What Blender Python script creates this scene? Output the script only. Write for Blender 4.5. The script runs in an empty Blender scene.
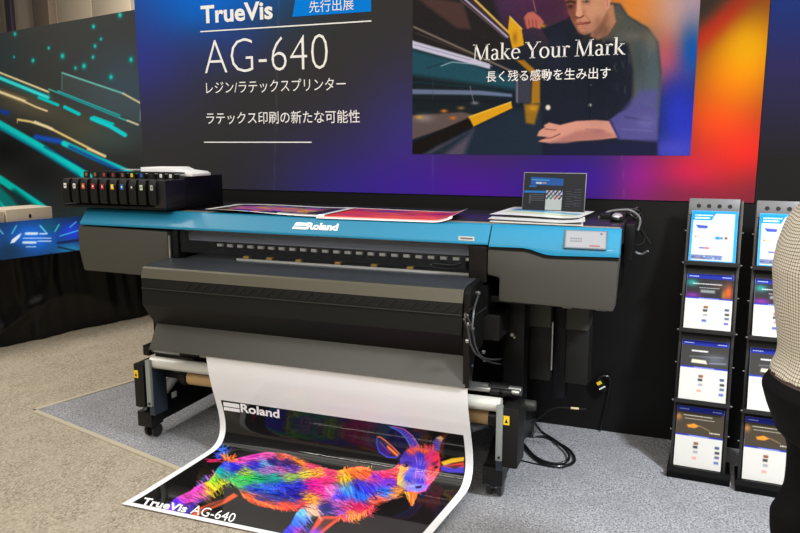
import bpy, bmesh, math, random
import numpy as np
from mathutils import Vector, Matrix
random.seed(7); RNG = np.random.default_rng(11)
S = bpy.context.scene; COL = S.collection
PI = math.pi

# ------------------------------------------------------------------ camera
FPX = 735.0; PITCH = math.atan(124.5/FPX); YAW = math.radians(20.9); HC = 1.56
cam = bpy.data.cameras.new('camera'); co = bpy.data.objects.new('camera', cam); COL.objects.link(co)
cam.sensor_width = 36; cam.lens = FPX/800*36; cam.clip_start = .05; cam.clip_end = 100
co.location = (0, 0, HC); co.rotation_euler = (PI/2-PITCH, 0, YAW)
S.camera = co

# ------------------------------------------------------------------ world, hall lamps, exposure
w = bpy.data.worlds.new('hall'); S.world = w; w.use_nodes = True
bg = w.node_tree.nodes['Background']; bg.inputs[0].default_value = (1, .96, .9, 1); bg.inputs[1].default_value = .13
def area(name, loc, sx, sy, power, col=(1, .95, .87), rot=(0, 0, 0)):
    l = bpy.data.lights.new(name, 'AREA'); l.shape = 'RECTANGLE'; l.size = sx; l.size_y = sy; l.energy = power; l.color = col
    o = bpy.data.objects.new(name, l); COL.objects.link(o); o.location = loc; o.rotation_euler = rot
for k, y in enumerate((-6.5, -3.5, -.8, 1.7)):
    area('hall_lamp', (-1.2, y, 5.2), 9, (2.6, .1, 2.4, 2.)[k], (430, 340, 170, 120)[k])
area('hall_lamp', (-6.3, 3.2, 5.2), .6, 6, 270)
area('hall_lamp', (-5.0, 9.2, 5.6), 10, .5, 2200, (1, .95, .87), (math.radians(72), 0, -math.radians(15)))  # added to brighten the far wall, turned so the poster gloss misses it
sl = bpy.data.lights.new('booth_spot', 'SPOT'); sl.energy = 1050; sl.color = (.88, .94, 1); sl.spot_size = math.radians(80); sl.spot_blend = 1; sl.shadow_soft_size = .25
so = bpy.data.objects.new('booth_spot', sl); COL.objects.link(so); so.location = (1.9, 1.5, 3.4); so.rotation_euler = (Vector((.35, 2.75, 0))-so.location).to_track_quat('-Z', 'Y').to_euler()
S.view_settings.view_transform = 'Standard'; S.view_settings.look = 'None'
S.view_settings.gamma = 1; S.view_settings.use_curve_mapping = False; S.view_settings.exposure = -.12

# ------------------------------------------------------------------ colour + materials
def lin(c):
    c = np.asarray(c, float)/255.0
    return np.where(c <= .04045, c/12.92, ((c+.055)/1.055)**2.4)
def rgba(c): return tuple(float(v) for v in lin(c)) + (1,)
MATS = {}
def M(name, col=(128, 128, 128), rough=.5, metal=0., spec=.5, coat=0., noise=0., nscale=40., bump=0., bscale=200., trans=0., emit=0., alpha=1.):
    if name in MATS: return MATS[name]
    m = bpy.data.materials.new(name); m.use_nodes = True; nt = m.node_tree; b = nt.nodes['Principled BSDF']
    b.inputs['Base Color'].default_value = rgba(col); b.inputs['Roughness'].default_value = rough
    b.inputs['Metallic'].default_value = metal; b.inputs['Specular IOR Level'].default_value = spec
    b.inputs['Coat Weight'].default_value = coat; b.inputs['Coat Roughness'].default_value = .06
    b.inputs['Transmission Weight'].default_value = trans; b.inputs['Alpha'].default_value = alpha
    if emit: b.inputs['Emission Color'].default_value = rgba(col); b.inputs['Emission Strength'].default_value = emit
    if noise:
        tc = nt.nodes.new('ShaderNodeTexCoord'); n = nt.nodes.new('ShaderNodeTexNoise'); n.inputs['Scale'].default_value = nscale; n.inputs['Detail'].default_value = 4
        mx = nt.nodes.new('ShaderNodeMix'); mx.data_type = 'RGBA'
        c = np.asarray(col, float)
        mx.inputs[6].default_value = rgba(np.clip(c*(1-noise), 0, 255)); mx.inputs[7].default_value = rgba(np.clip(c*(1+noise), 0, 255))
        nt.links.new(tc.outputs['Object'], n.inputs['Vector']); nt.links.new(n.outputs['Fac'], mx.inputs[0]); nt.links.new(mx.outputs[2], b.inputs['Base Color'])
    if bump:
        tc = nt.nodes.new('ShaderNodeTexCoord'); n = nt.nodes.new('ShaderNodeTexNoise'); n.inputs['Scale'].default_value = bscale
        bp = nt.nodes.new('ShaderNodeBump'); bp.inputs['Strength'].default_value = bump; bp.inputs['Distance'].default_value = .01
        nt.links.new(tc.outputs['Object'], n.inputs['Vector']); nt.links.new(n.outputs['Fac'], bp.inputs['Height']); nt.links.new(bp.outputs[0], b.inputs['Normal'])
    MATS[name] = m; return m
def Mprint(name, rough=.5, coat=0., gain=1., emit=0., spec=.5):
    """printed or displayed artwork: ink colour per vertex"""
    if name in MATS: return MATS[name]
    m = bpy.data.materials.new(name); m.use_nodes = True; nt = m.node_tree; b = nt.nodes['Principled BSDF']
    a = nt.nodes.new('ShaderNodeAttribute'); a.attribute_name = 'ink'
    src = a.outputs['Color']
    if not emit: nt.links.new(src, b.inputs['Base Color'])
    else: b.inputs['Base Color'].default_value = (.01, .01, .012, 1)
    b.inputs['Roughness'].default_value = rough
    b.inputs['Coat Weight'].default_value = coat; b.inputs['Coat Roughness'].default_value = .05; b.inputs['Specular IOR Level'].default_value = spec
    if emit:
        nt.links.new(src, b.inputs['Emission Color']); b.inputs['Emission Strength'].default_value = emit
    MATS[name] = m; return m
def Mcarpet(name, c1, c2, c3, scale, stretch=(1, 1, 1), bump=.6, rot=0.):
    m = bpy.data.materials.new(name); m.use_nodes = True; nt = m.node_tree; b = nt.nodes['Principled BSDF']
    b.inputs['Roughness'].default_value = .95; b.inputs['Specular IOR Level'].default_value = .15
    tc = nt.nodes.new('ShaderNodeTexCoord'); mp = nt.nodes.new('ShaderNodeMapping'); mp.inputs['Scale'].default_value = stretch; mp.inputs['Rotation'].default_value = (0, 0, rot)
    n1 = nt.nodes.new('ShaderNodeTexNoise'); n1.inputs['Scale'].default_value = scale; n1.inputs['Detail'].default_value = 5; n1.inputs['Roughness'].default_value = .75
    n2 = nt.nodes.new('ShaderNodeTexNoise'); n2.inputs['Scale'].default_value = scale*.045; n2.inputs['Detail'].default_value = 3
    r = nt.nodes.new('ShaderNodeValToRGB'); r.color_ramp.elements[0].position = .33; r.color_ramp.elements[1].position = .67
    r.color_ramp.elements[0].color = rgba(c1); r.color_ramp.elements[1].color = rgba(c2)
    mx = nt.nodes.new('ShaderNodeMix'); mx.data_type = 'RGBA'; mx.inputs[7].default_value = rgba(c3)
    mr = nt.nodes.new('ShaderNodeMapRange'); mr.inputs[1].default_value = .4; mr.inputs[2].default_value = .75; mr.inputs[4].default_value = .55
    nt.links.new(tc.outputs['Object'], mp.inputs[0])
    nt.links.new(mp.outputs[0], n1.inputs['Vector']); nt.links.new(mp.outputs[0], n2.inputs['Vector'])
    nt.links.new(n1.outputs['Fac'], r.inputs[0]); nt.links.new(n2.outputs['Fac'], mr.inputs[0]); nt.links.new(mr.outputs[0], mx.inputs[0])
    nt.links.new(r.outputs[0], mx.inputs[6]); nt.links.new(mx.outputs[2], b.inputs['Base Color'])
    bp = nt.nodes.new('ShaderNodeBump'); bp.inputs['Strength'].default_value = bump; bp.inputs['Distance'].default_value = .006
    nt.links.new(n1.outputs['Fac'], bp.inputs['Height']); nt.links.new(bp.outputs[0], b.inputs['Normal'])
    return m

# ------------------------------------------------------------------ measured points: pixel -> point on a known plane
CP, SP = math.cos(PITCH), math.sin(PITCH); CY, SY = math.cos(YAW), math.sin(YAW)
def ray(u, v):
    x = u-400; y = v-266.5; fw = FPX*CP-y*SP; dn = FPX*SP+y*CP
    return Vector((x*CY-fw*SY, x*SY+fw*CY, -dn))
CAM = Vector((0, 0, HC))
def UY(u, v, y): d = ray(u, v); return CAM+d*(y/d.y)
def UZ(u, v, z): d = ray(u, v); return CAM+d*((z-HC)/d.z)
def UX(u, v, x): d = ray(u, v); return CAM+d*(x/d.x)
def proj_np(P):
    P = np.asarray(P); d = P-np.array([0, 0, HC])
    lat = d[..., 0]*CY+d[..., 1]*SY; fw = -d[..., 0]*SY+d[..., 1]*CY; dn = -d[..., 2]
    zc = fw*CP+dn*SP; yc = -fw*SP+dn*CP
    return np.stack([400+FPX*lat/zc, 266.5+FPX*yc/zc], -1)

# ------------------------------------------------------------------ geometry builder
class B:
    def __init__(s): s.bm = bmesh.new()
    def _merge(s, t):
        me = bpy.data.meshes.new('t'); t.to_mesh(me); t.free(); s.bm.from_mesh(me); bpy.data.meshes.remove(me); return s
    def box(s, x0, x1, y0, y1, z0, z1, bev=0., mat=None, seg=2):
        t = bmesh.new(); bmesh.ops.create_cube(t, size=1)
        for v in t.verts: v.co = Vector(((x0+x1)/2+v.co.x*(x1-x0), (y0+y1)/2+v.co.y*(y1-y0), (z0+z1)/2+v.co.z*(z1-z0)))
        if bev: bmesh.ops.bevel(t, geom=t.edges[:], offset=bev, segments=seg, affect='EDGES', profile=.6)
        if mat: t.transform(mat)
        return s._merge(t)
    def prism(s, prof, axis, lo, hi, bev=0., mat=None):
        t = bmesh.new()
        def P(a, b, c): return {'x': (c, a, b), 'y': (a, c, b), 'z': (a, b, c)}[axis]
        v0 = [t.verts.new(P(a, b, lo)) for a, b in prof]; v1 = [t.verts.new(P(a, b, hi)) for a, b in prof]
        n = len(prof); t.faces.new(v0); t.faces.new(v1[::-1])
        for i in range(n): t.faces.new((v0[i], v1[i], v1[(i+1) % n], v0[(i+1) % n]))
        bmesh.ops.recalc_face_normals(t, faces=t.faces[:])
        if bev: bmesh.ops.bevel(t, geom=t.edges[:], offset=bev, segments=2, affect='EDGES', profile=.6)
        if mat: t.transform(mat)
        return s._merge(t)
    def quad(s, a, b, c, d):
        s.bm.faces.new([s.bm.verts.new(p) for p in (a, b, c, d)]); return s
    def cyl(s, p0, p1, r, seg=20, r2=None, bev=0.):
        p0, p1 = Vector(p0), Vector(p1); d = p1-p0; t = bmesh.new()
        bmesh.ops.create_cone(t, cap_ends=True, segments=seg, radius1=r, radius2=r if r2 is None else r2, depth=d.length)
        if bev: bmesh.ops.bevel(t, geom=[e for e in t.edges if abs(e.verts[0].co.z-e.verts[1].co.z) < 1e-6], offset=bev, segments=2, affect='EDGES')
        t.transform(Matrix.Translation((p0+p1)/2) @ d.to_track_quat('Z', 'Y').to_matrix().to_4x4()); return s._merge(t)
    def ell(s, c, r, seg=16, mat=None):
        t = bmesh.new(); bmesh.ops.create_uvsphere(t, u_segments=seg, v_segments=seg//2+2, radius=1)
        for v in t.verts: v.co = Vector((v.co.x*r[0], v.co.y*r[1], v.co.z*r[2]))
        if mat: t.transform(mat)
        t.transform(Matrix.Translation(c)); return s._merge(t)
    def tube(s, pts, r, seg=8, spline=True):
        P = [Vector(p) for p in pts]
        if spline and len(P) > 2: P = smooth_pts(P, 7)
        t = bmesh.new(); rings = []; up = Vector((.13, .21, 1)).normalized()
        for i, p in enumerate(P):
            d = (P[min(i+1, len(P)-1)]-P[max(i-1, 0)]).normalized()
            a = up-d*up.dot(d); a = a.normalized() if a.length > 1e-4 else d.orthogonal().normalized(); up = a; b = d.cross(a)
            rr = r(i/(len(P)-1)) if callable(r) else r
            rings.append([t.verts.new(p+(a*math.cos(q*2*PI/seg)+b*math.sin(q*2*PI/seg))*rr) for q in range(seg)])
        for i in range(len(rings)-1):
            for q in range(seg): t.faces.new((rings[i][q], rings[i][(q+1) % seg], rings[i+1][(q+1) % seg], rings[i+1][q]))
        t.faces.new(rings[0][::-1]); t.faces.new(rings[-1]); return s._merge(t)
    def loft(s, rings, seg=24):
        """rings: (centre, axis_a, axis_b) ellipses"""
        t = bmesh.new(); R = []
        for c, a, b in rings:
            c, a, b = Vector(c), Vector(a), Vector(b)
            R.append([t.verts.new(c+a*math.cos(q*2*PI/seg)+b*math.sin(q*2*PI/seg)) for q in range(seg)])
        for i in range(len(R)-1):
            for q in range(seg): t.faces.new((R[i][q], R[i][(q+1) % seg], R[i+1][(q+1) % seg], R[i+1][q]))
        t.faces.new(R[0][::-1]); t.faces.new(R[-1]); bmesh.ops.recalc_face_normals(t, faces=t.faces[:]); return s._merge(t)
    def flat(s, polys, fn):
        """list of 2D polygons placed by fn(a,b)"""
        for p in polys: s.bm.faces.new([s.bm.verts.new(fn(*q)) for q in p])
        return s
def smooth_pts(P, n):
    out = []
    for i in range(len(P)-1):
        a, b, c, d = P[max(i-1, 0)], P[i], P[i+1], P[min(i+2, len(P)-1)]
        for k in range(n):
            t = k/n; out.append(.5*((2*b)+(c-a)*t+(2*a-5*b+4*c-d)*t*t+(3*b-a-3*c+d)*t**3))
    out.append(P[-1]); return out

OFF = {}
def off_of(p):
    while p is not None:
        if p in OFF: return OFF[p]
        p = p.parent
    return Vector((0, 0, 0))
def tag(o, label=None, cat=None, group=None, kind=None):
    if label: o['label'] = label
    if cat: o['category'] = cat
    if group: o['group'] = group
    if kind: o['kind'] = kind
    return o
def thing(name, label, cat, loc=(0, 0, 0), group=None, rotz=None):
    """Empty at the base. rotz None: parts are given in world coordinates; else in the thing's own frame."""
    o = bpy.data.objects.new(name, None); COL.objects.link(o); o.location = loc; o.empty_display_size = .1
    OFF[o] = Vector(loc) if rotz is None else Vector((0, 0, 0))
    if rotz is not None: o.rotation_euler = (0, 0, rotz)
    return tag(o, label, cat, group)
def link_mesh(name, me, mat, parent=None, loc=None, smooth=True, ang=35):
    o = bpy.data.objects.new(name, me); COL.objects.link(o)
    if mat is not None: me.materials.append(mat)
    sh = off_of(parent) if parent else (Vector(loc) if loc is not None else Vector((0, 0, 0)))
    if sh.length: me.transform(Matrix.Translation(-sh))
    if parent: o.parent = parent
    elif loc is not None: o.location = loc; OFF[o] = Vector(loc)
    if smooth: me.shade_smooth(); me.set_sharp_from_angle(angle=math.radians(ang))
    return o
def part(name, b, mat, parent=None, label=None, loc=None, smooth=True, ang=35):
    me = bpy.data.meshes.new(name); b.bm.to_mesh(me); b.bm.free()
    o = link_mesh(name, me, mat, parent, loc, smooth, ang)
    if label: o['label'] = label
    return o
def solo(name, b, mat, label, cat, loc, group=None, smooth=True):
    return tag(part(name, b, mat, None, None, loc, smooth), label, cat, group)
def struct(name, b, mat, **k): return tag(part(name, b, mat, **k), kind='structure')
def copy_tree(o, parent=None):
    c = o.copy(); COL.objects.link(c)
    if parent: c.parent = parent
    for ch in list(o.children): copy_tree(ch, c)
    return c

# ------------------------------------------------------------------ printed artwork: a small painter
class Canvas:
    def __init__(s, x0, y0, x1, y1, res, col=(255, 255, 255)):
        s.x0, s.y0, s.res = x0, y0, res; s.w = int((x1-x0)*res)+1; s.h = int((y1-y0)*res)+1
        s.a = np.empty((s.h, s.w, 3), np.float32); s.a[:] = col
    def _win(s, xa, ya, xb, yb):
        i0 = max(0, int((xa-s.x0)*s.res)-1); i1 = min(s.w, int((xb-s.x0)*s.res)+2); j0 = max(0, int((ya-s.y0)*s.res)-1); j1 = min(s.h, int((yb-s.y0)*s.res)+2)
        if i0 >= i1 or j0 >= j1: return None
        X, Y = np.meshgrid(np.arange(i0, i1)/s.res+s.x0, np.arange(j0, j1)/s.res+s.y0); return (slice(j0, j1), slice(i0, i1)), X, Y
    def _put(s, sl, m, col):
        c = np.asarray(col, np.float32); s.a[sl] = s.a[sl]*(1-m[..., None])+c*m[..., None]
    @staticmethod
    def dist(P, X, Y):
        d = np.full(X.shape, 1e9)
        for (ax, ay), (bx, by) in zip(P[:-1], P[1:]):
            vx, vy = bx-ax, by-ay; L = vx*vx+vy*vy+1e-12; t = np.clip(((X-ax)*vx+(Y-ay)*vy)/L, 0, 1)
            d = np.minimum(d, (X-ax-t*vx)**2+(Y-ay-t*vy)**2)
        return np.sqrt(d)
    @staticmethod
    def inside(P, X, Y):
        m = np.zeros(X.shape, bool); n = len(P)
        for i in range(n):
            (ax, ay), (bx, by) = P[i], P[(i+1) % n]
            if ay == by: continue
            m ^= ((ay > Y) != (by > Y)) & (X < (bx-ax)*(Y-ay)/(by-ay)+ax)
        return m
    def poly(s, P, col, f=.3, al=1., fx=None):
        xs = [p[0] for p in P]; ys = [p[1] for p in P]; W = s._win(min(xs)-f, min(ys)-f, max(xs)+f, max(ys)+f)
        if W is None: return s
        sl, X, Y = W; d = s.dist(list(P)+[P[0]], X, Y); d = np.where(s.inside(P, X, Y), d, -d)
        m = np.clip(d/(2*f)+.5, 0, 1)*al
        s._put(sl, m.astype(np.float32), col if fx is None else fx(X, Y)); return s
    def line(s, P, w, col, f=.3, al=1.):
        if callable(w): wm = max(w(0), w(.5), w(1))
        else: wm = w
        xs = [p[0] for p in P]; ys = [p[1] for p in P]; q = wm+f; W = s._win(min(xs)-q, min(ys)-q, max(xs)+q, max(ys)+q)
        if W is None: return s
        sl, X, Y = W; d = s.dist(P, X, Y); m = np.clip((wm/2-d)/(2*f)+.5, 0, 1)*al
        s._put(sl, m.astype(np.float32), col); return s
    def blob(s, x, y, rx, ry, col, al=1., p=2., rot=0.):
        R = max(rx, ry)*2.6; W = s._win(x-R, y-R, x+R, y+R)
        if W is None: return s
        sl, X, Y = W; X = X-x; Y = Y-y; c, n = math.cos(rot), math.sin(rot); A = (X*c+Y*n)/rx; Bq = (-X*n+Y*c)/ry
        s._put(sl, (al*np.exp(-(A*A+Bq*Bq)**(p/2))).astype(np.float32), col); return s
    def sample(s, x, y):
        fx = np.clip((x-s.x0)*s.res, 0, s.w-1.001); fy = np.clip((y-s.y0)*s.res, 0, s.h-1.001); i = fx.astype(int); j = fy.astype(int); a = (fx-i)[..., None]; b = (fy-j)[..., None]
        return (s.a[j, i]*(1-a)+s.a[j, i+1]*a)*(1-b)+(s.a[j+1, i]*(1-a)+s.a[j+1, i+1]*a)*b
def grid_mesh(name, P, cols):
    """P (ny,nx,3) points, cols (ny,nx,3) sRGB ink"""
    ny, nx = P.shape[:2]; me = bpy.data.meshes.new(name)
    idx = np.arange(ny*nx).reshape(ny, nx); F = np.stack([idx[:-1, :-1], idx[1:, :-1], idx[1:, 1:], idx[:-1, 1:]], -1).reshape(-1, 4)
    me.vertices.add(ny*nx); me.vertices.foreach_set('co', P.reshape(-1).astype(np.float32))
    me.loops.add(F.size); me.loops.foreach_set('vertex_index', F.reshape(-1).astype(np.int32))
    me.polygons.add(len(F)); me.polygons.foreach_set('loop_start', (np.arange(len(F))*4).astype(np.int32))
    at = me.color_attributes.new('ink', 'FLOAT_COLOR', 'POINT')
    c = np.ones((ny*nx, 4), np.float32); c[:, :3] = lin(np.clip(cols.reshape(-1, 3), 0, 255)); at.data.foreach_set('color', c.reshape(-1))
    me.update(); me.validate(); return me
def panel_grid(name, o, ax, ay, nx, ny, colfn):
    """flat grid from o along ax, ay (Vectors); colfn(s,t,P)->colour"""
    s, t = np.meshgrid(np.linspace(0, 1, nx), np.linspace(0, 1, ny)); P = np.array(o)+s[..., None]*np.array(ax)+t[..., None]*np.array(ay)
    return grid_mesh(name, P, colfn(s, t, P))

_tc = {}
def text_polys(txt, bold=0., shear=0.):
    """glyph outlines as flat polygons with their bounding box scaled to 0..1"""
    k = (txt, bold, shear)
    if k in _tc: return _tc[k]
    c = bpy.data.curves.new('t', 'FONT'); c.body = txt; c.offset = bold; c.resolution_u = 3
    o = bpy.data.objects.new('t', c); COL.objects.link(o); dg = bpy.context.evaluated_depsgraph_get(); dg.update()
    me = bpy.data.meshes.new_from_object(o.evaluated_get(dg)); bpy.data.objects.remove(o); bpy.data.curves.remove(c)
    V = np.array([(v.co.x+shear*v.co.y, v.co.y) for v in me.vertices]); lo = V.min(0); hi = V.max(0); V = (V-lo)/(hi-lo)
    r = [[tuple(V[i]) for i in p.vertices] for p in me.polygons], (hi-lo); bpy.data.meshes.remove(me); _tc[k] = r; return r
def lettering(txt, fn, mat, parent, bold=0., shear=0., label=None, name='lettering'):
    b = B(); b.flat(text_polys(txt, bold, shear)[0], fn); bmesh.ops.remove_doubles(b.bm, verts=b.bm.verts, dist=1e-6)
    return part(name, b, mat, parent, label, smooth=False)

white_ink = M('white_ink', (250, 250, 250), .5)
black_paint = M('black_paint', (9, 9, 9), .5, spec=.2)

# ================================================================== THE SETTING
HALL = math.radians(15.0)                      # the hall grid is turned against the booth
EX = Vector((math.cos(HALL), -math.sin(HALL), 0)); EY = Vector((math.sin(HALL), math.cos(HALL), 0))
WY = 3.955
hall_carpet = Mcarpet('hall_carpet', (88, 80, 66), (202, 189, 168), (178, 167, 149), 150, (1, .5, 1), .6, HALL)
booth_grey = Mcarpet('booth_grey', (58, 58, 60), (190, 190, 194), (128, 128, 131), 130, (1, .8, 1), .4)
b = B(); b.box(-16, 9, -8, 18, -.12, -.004); struct('floor', b, hall_carpet)
A0 = Vector((-3.478, 3.1, 0)); A1 = A0+EY*.905; A2 = A0+EX*7.7
b = B(); pl = [(A0.x, A0.y), (A2.x, A2.y), (5.5, 3.97), (A1.x+.02, 3.97)]
b.prism(pl, 'z', -.004, .002); solo('carpet', b, booth_grey, 'grey needle-punch booth carpet laid under the printer and the brochure racks', 'carpet', (0, 3, -.004))
tape = M('edge_tape', (178, 168, 146), .6)
for nm, P, Q, n in (('trim_1', A0, A1, -EX), ('trim_2', A0, A2, -EY)):
    b = B(); d = (Q-P).normalized(); b.prism([(p.x, p.y) for p in (P-d*0.02, Q, Q+n*.03, P+n*.03-d*.02)], 'z', -.0045, .0035); struct(nm, b, tape)

wall_black = M('wall_black', (15, 14, 14), .6, spec=.25, bump=.05, bscale=60)
b = B(); b.box(-3.315, 5.5, WY+.006, WY+.13, -.004, 2.95, .002); struct('wall_back', b, wall_black)
far = M('hall_wall_paint', (196, 181, 160), .7, noise=.04, nscale=1.5)
fo = Vector((-4, 12, 0))
def hallbox(b, a0, a1, d0, d1, z0, z1, o=fo, bev=0.):
    m = Matrix.Translation(o) @ Matrix.Rotation(-HALL, 4, 'Z'); return b.box(a0, a1, d0, d1, z0, z1, bev, m)
# far hall wall: wide pale panels with open joints
b = B(); fd = lambda u: (lambda d: (lambda t: (CAM+d*t-fo).dot(EX))((fo-CAM).dot(EY)/d.dot(EY)))(ray(u, 15))
js = [fd(u) for u in (-90, -40, 9, 57, 92, 131, 170, 215)]
js = [-14]+js+[9]
gap = {2: 0, 3: 0}
for i in range(len(js)-1):
    hallbox(b, js[i]+.012, js[i+1]-.012, .0, .08, 0, 7, bev=.006)
struct('wall_far', b, far)
b = B(); hallbox(b, -14, 9, .06, .16, 0, 7); struct('wall_far_backing', b, M('joint_dark', (60, 52, 46), .8))
b = B(); hallbox(b, fd(41), fd(57), -.22, .0, 0, 7, bev=.02); struct('trim_3', b, M('column_brown', (118, 104, 90), .6))
b = B(); hallbox(b, fd(9.5), fd(15), -.12, .0, 0, 7, bev=.02); struct('trim_4', b, M('column_violet', (58, 44, 66), .5))

# ================================================================== BACKDROP GRAPHICS
def wp(u, v, y=WY): return UY(u, v, y)
BX0, BX1, BZ0, BZ1 = -3.315, .333, 1.268, 2.95
def banner_cols(s, t, P):
    uv = proj_np(P); U, V = uv[..., 0], uv[..., 1]
    c = np.empty(P.shape); c[:] = (54, 53, 52)
    def g(u, v, ru, rv, col, al=1., rot=0.):
        nonlocal c
        A = U-u; Bq = V-v; cs, sn = math.cos(rot), math.sin(rot); X = (A*cs+Bq*sn)/ru; Y = (-A*sn+Bq*cs)/rv
        m = (al*np.exp(-(X*X+Y*Y)))[..., None]; c = c*(1-m)+np.array(col)*m
    g(140, 55, 60, 55, (52, 52, 140), .85); g(150, -60, 80, 90, (40, 80, 190), .9); g(215, -15, 75, 42, (0, 104, 226), 1); g(205, 10, 40, 24, (0, 115, 230), .5)
    g(235, 45, 40, 25, (45, 60, 150), .45)
    g(345, 215, 75, 75, (52, 46, 150), .95, -.3); g(410, 140, 50, 70, (58, 54, 140), .8); g(470, 195, 90, 45, (80, 24, 158), .95); g(400, 190, 50, 25, (62, 36, 165), .6)
    g(575, 185, 70, 45, (56, 26, 150), .95); g(640, 180, 28, 40, (130, 28, 140), .9); g(690, 172, 40, 26, (190, 28, 90), .9)
    g(700, 200, 70, 16, (120, 34, 66), .8); g(745, 150, 55, 45, (226, 34, 36), .95); g(720, 120, 40, 36, (232, 50, 34), .9)
    g(740, 70, 60, 46, (248, 120, 12), 1, -.7); g(748, 45, 34, 40, (250, 180, 10), .95, .5); g(770, 200, 40, 26, (120, 34, 50), .7)
    g(718, 22, 90, 12, (226, 40, 30), .75, -.75); g(700, 8, 40, 14, (56, 48, 46), .9, -.75); g(640, -60, 150, 55, (54, 53, 50), .9)
    g(780, -20, 30, 40, (240, 90, 20), .5)
    for us in (275, 433, 622):
        m = np.exp(-((U-us-(V-150)*(400-us)*-.0002)/.5)**2)[..., None]*.16; c = c*(1-m)+np.array((150, 150, 170))*m
    return c
bt = thing('backdrop_banner', 'wide dark printer-launch backdrop banner with blue to orange glow on the black booth wall', 'banner', ((BX0+BX1)/2, WY, BZ0))
b = B(); b.box(BX0, BX1, WY+.001, WY+.0055, BZ0, BZ1); part('backing_board', b, M('board', (30, 30, 32), .6), bt)
me = panel_grid('printed_sheet', (BX0, WY, BZ0), (BX1-BX0, 0, 0), (0, 0, BZ1-BZ0), 420, 190, banner_cols)
bpr = Mprint('banner_print', .6, spec=.08)
link_mesh('printed_sheet', me, bpr, bt)
def wall_text(txt, ul, ur, vt, vb, bold=0., shear=0., mat=white_ink, label=None, um=None, y=WY-.003):
    um = um or (ul+ur)/2; x0 = wp(ul, (vt+vb)/2).x; x1 = wp(ur, (vt+vb)/2).x; z1 = wp(um, vt).z; z0 = wp(um, vb).z
    return lettering(txt, lambda a, q: (x0+a*(x1-x0), y, z0+q*(z1-z0)), mat, bt, bold, shear, label)
wall_text('TrueVis', 201, 273, 3.2, 21.6, .028, um=237, label='white bold TrueVis heading')
wall_text('AG-640', 204.5, 328, 37, 71.3, -.02, um=266, label='large thin white AG-640 title')
wall_text('レジン/ラテックスプリンター', 206.3, 346, 79.5, 92.2, 0., um=276, label='white Japanese subtitle with a slash')
wall_text('ラテックス印刷の新たな可能性', 206.7, 360, 111, 123.6, .005, um=283, label='white Japanese tagline under the subtitle')
for (ul, vl, ur, vr) in ((200.6, 31.5, 371.5, 21.3), (204.3, 142, 311.8, 142.5)):
    a, c = wp(ul, vl), wp(ur, vr); zz = (a.z+c.z)/2; b = B(); b.box(a.x, c.x, WY-.003, WY, zz-.0035, zz+.0035); part('rule_line', b, white_ink, bt)
x0 = wp(292.5, 16).x; x1 = wp(371.3, 12.4).x; z0 = (wp(292.5, 16).z+wp(371, 12.4).z)/2
b = B(); b.prism([(x0, z0), (x1, z0), (x1, z0+.19), (x0-.005, z0+.19), (x0+.022, z0+.095)][::1], 'y', WY-.002, WY); part('ribbon', b, M('ribbon_blue', (0, 132, 236), .6, spec=.05), bt, 'bright blue preview ribbon with a notched end')
xa, xb = wp(309.5, 8).x, wp(354, 6).x; za = wp(330, 11.6).z; zb = wp(330, -.3).z
lettering('先行出展', lambda a, q: (xa+a*(xb-xa), WY-.004, za+q*(zb-za)), white_ink, bt, 0., label='white Japanese words on the blue ribbon')

# ---- inset photograph on the banner
PX0, PX1, PZ0, PZ1 = -1.435, .030, 1.493, 2.56
cv = Canvas(405, -75, 712, 165, 3.2, (20, 32, 46))
cv.blob(640, -10, 75, 60, (236, 140, 60), 1); cv.blob(625, 15, 40, 40, (250, 150, 50), .7); cv.blob(675, 5, 26, 50, (214, 170, 158), .9); cv.blob(668, 62, 26, 26, (226, 96, 96), .9); cv.blob(695, -10, 18, 50, (190, 170, 200), .8)
cv.blob(692, 52, 13, 30, (10, 90, 180), .95); cv.blob(678, 112, 22, 44, (34, 54, 176), 1); cv.blob(690, 125, 22, 40, (40, 50, 180), .9); cv.blob(672, 150, 40, 14, (72, 70, 190), .8)
cv.blob(530, -10, 60, 40, (96, 52, 100), .9); cv.blob(545, 10, 40, 20, (70, 36, 66), .7); cv.blob(565, -20, 26, 40, (60, 34, 60), .6)
P = cv.poly
P([(405, -75), (470, -75), (500, 20), (510, 60), (470, 70), (413, 45), (405, 40)], (36, 34, 36), 3)
P([(414, -5), (463, 3), (471, 29), (457, 28), (427, 6)], (78, 56, 54), 2)
P([(405, 48), (500, 76), (500, 112), (405, 130)], (24, 34, 40), 2)
P([(405, 48), (469, 63), (520, 80), (520, 90), (405, 74)], (34, 92, 112), 3, .8)
cv.line([(414, 27), (469, 52), (520, 75)], 1.8, (128, 118, 108), .6); cv.line([(416, 33), (480, 58)], 1., (70, 60, 56), .6)
P([(405, 38), (414, 41), (469, 57), (490, 64), (490, 69), (469, 63.5), (414, 48.5), (405, 46)], (206, 206, 236), .7)
cv.line([(414, 44.5), (470, 60)], .5, (120, 120, 140), .3)
cv.line([(414, 82), (480, 88), (505, 93)], 1.2, (20, 52, 66), .8)
P([(405, 89), (480, 90.5), (512, 94), (512, 97), (480, 95), (405, 94)], (104, 122, 156), .8)
cv.line([(405, 100), (510, 102)], 2.5, (20, 26, 34), 1)
P([(405, 116), (462, 112), (480, 116), (466, 121), (405, 142)], (96, 84, 82), 1); cv.blob(424, 118, 9, 4, (170, 160, 160), .6)
for u, v, c in ((419, 117, (220, 170, 60)), (444, 111, (230, 130, 40)), (453, 118, (216, 110, 40)), (461, 108, (160, 120, 60)), (475, 103, (140, 140, 150))): cv.blob(u, v, 3.5, 1.6, c, .9)
cv.line([(470, 86), (474, 103)], .7, (130, 130, 140)); cv.line([(433, 62), (433, 100)], .4, (60, 80, 90))
P([(405, 146), (468, 118), (474, 127), (405, 162)], (22, 19, 18), .8)
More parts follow.
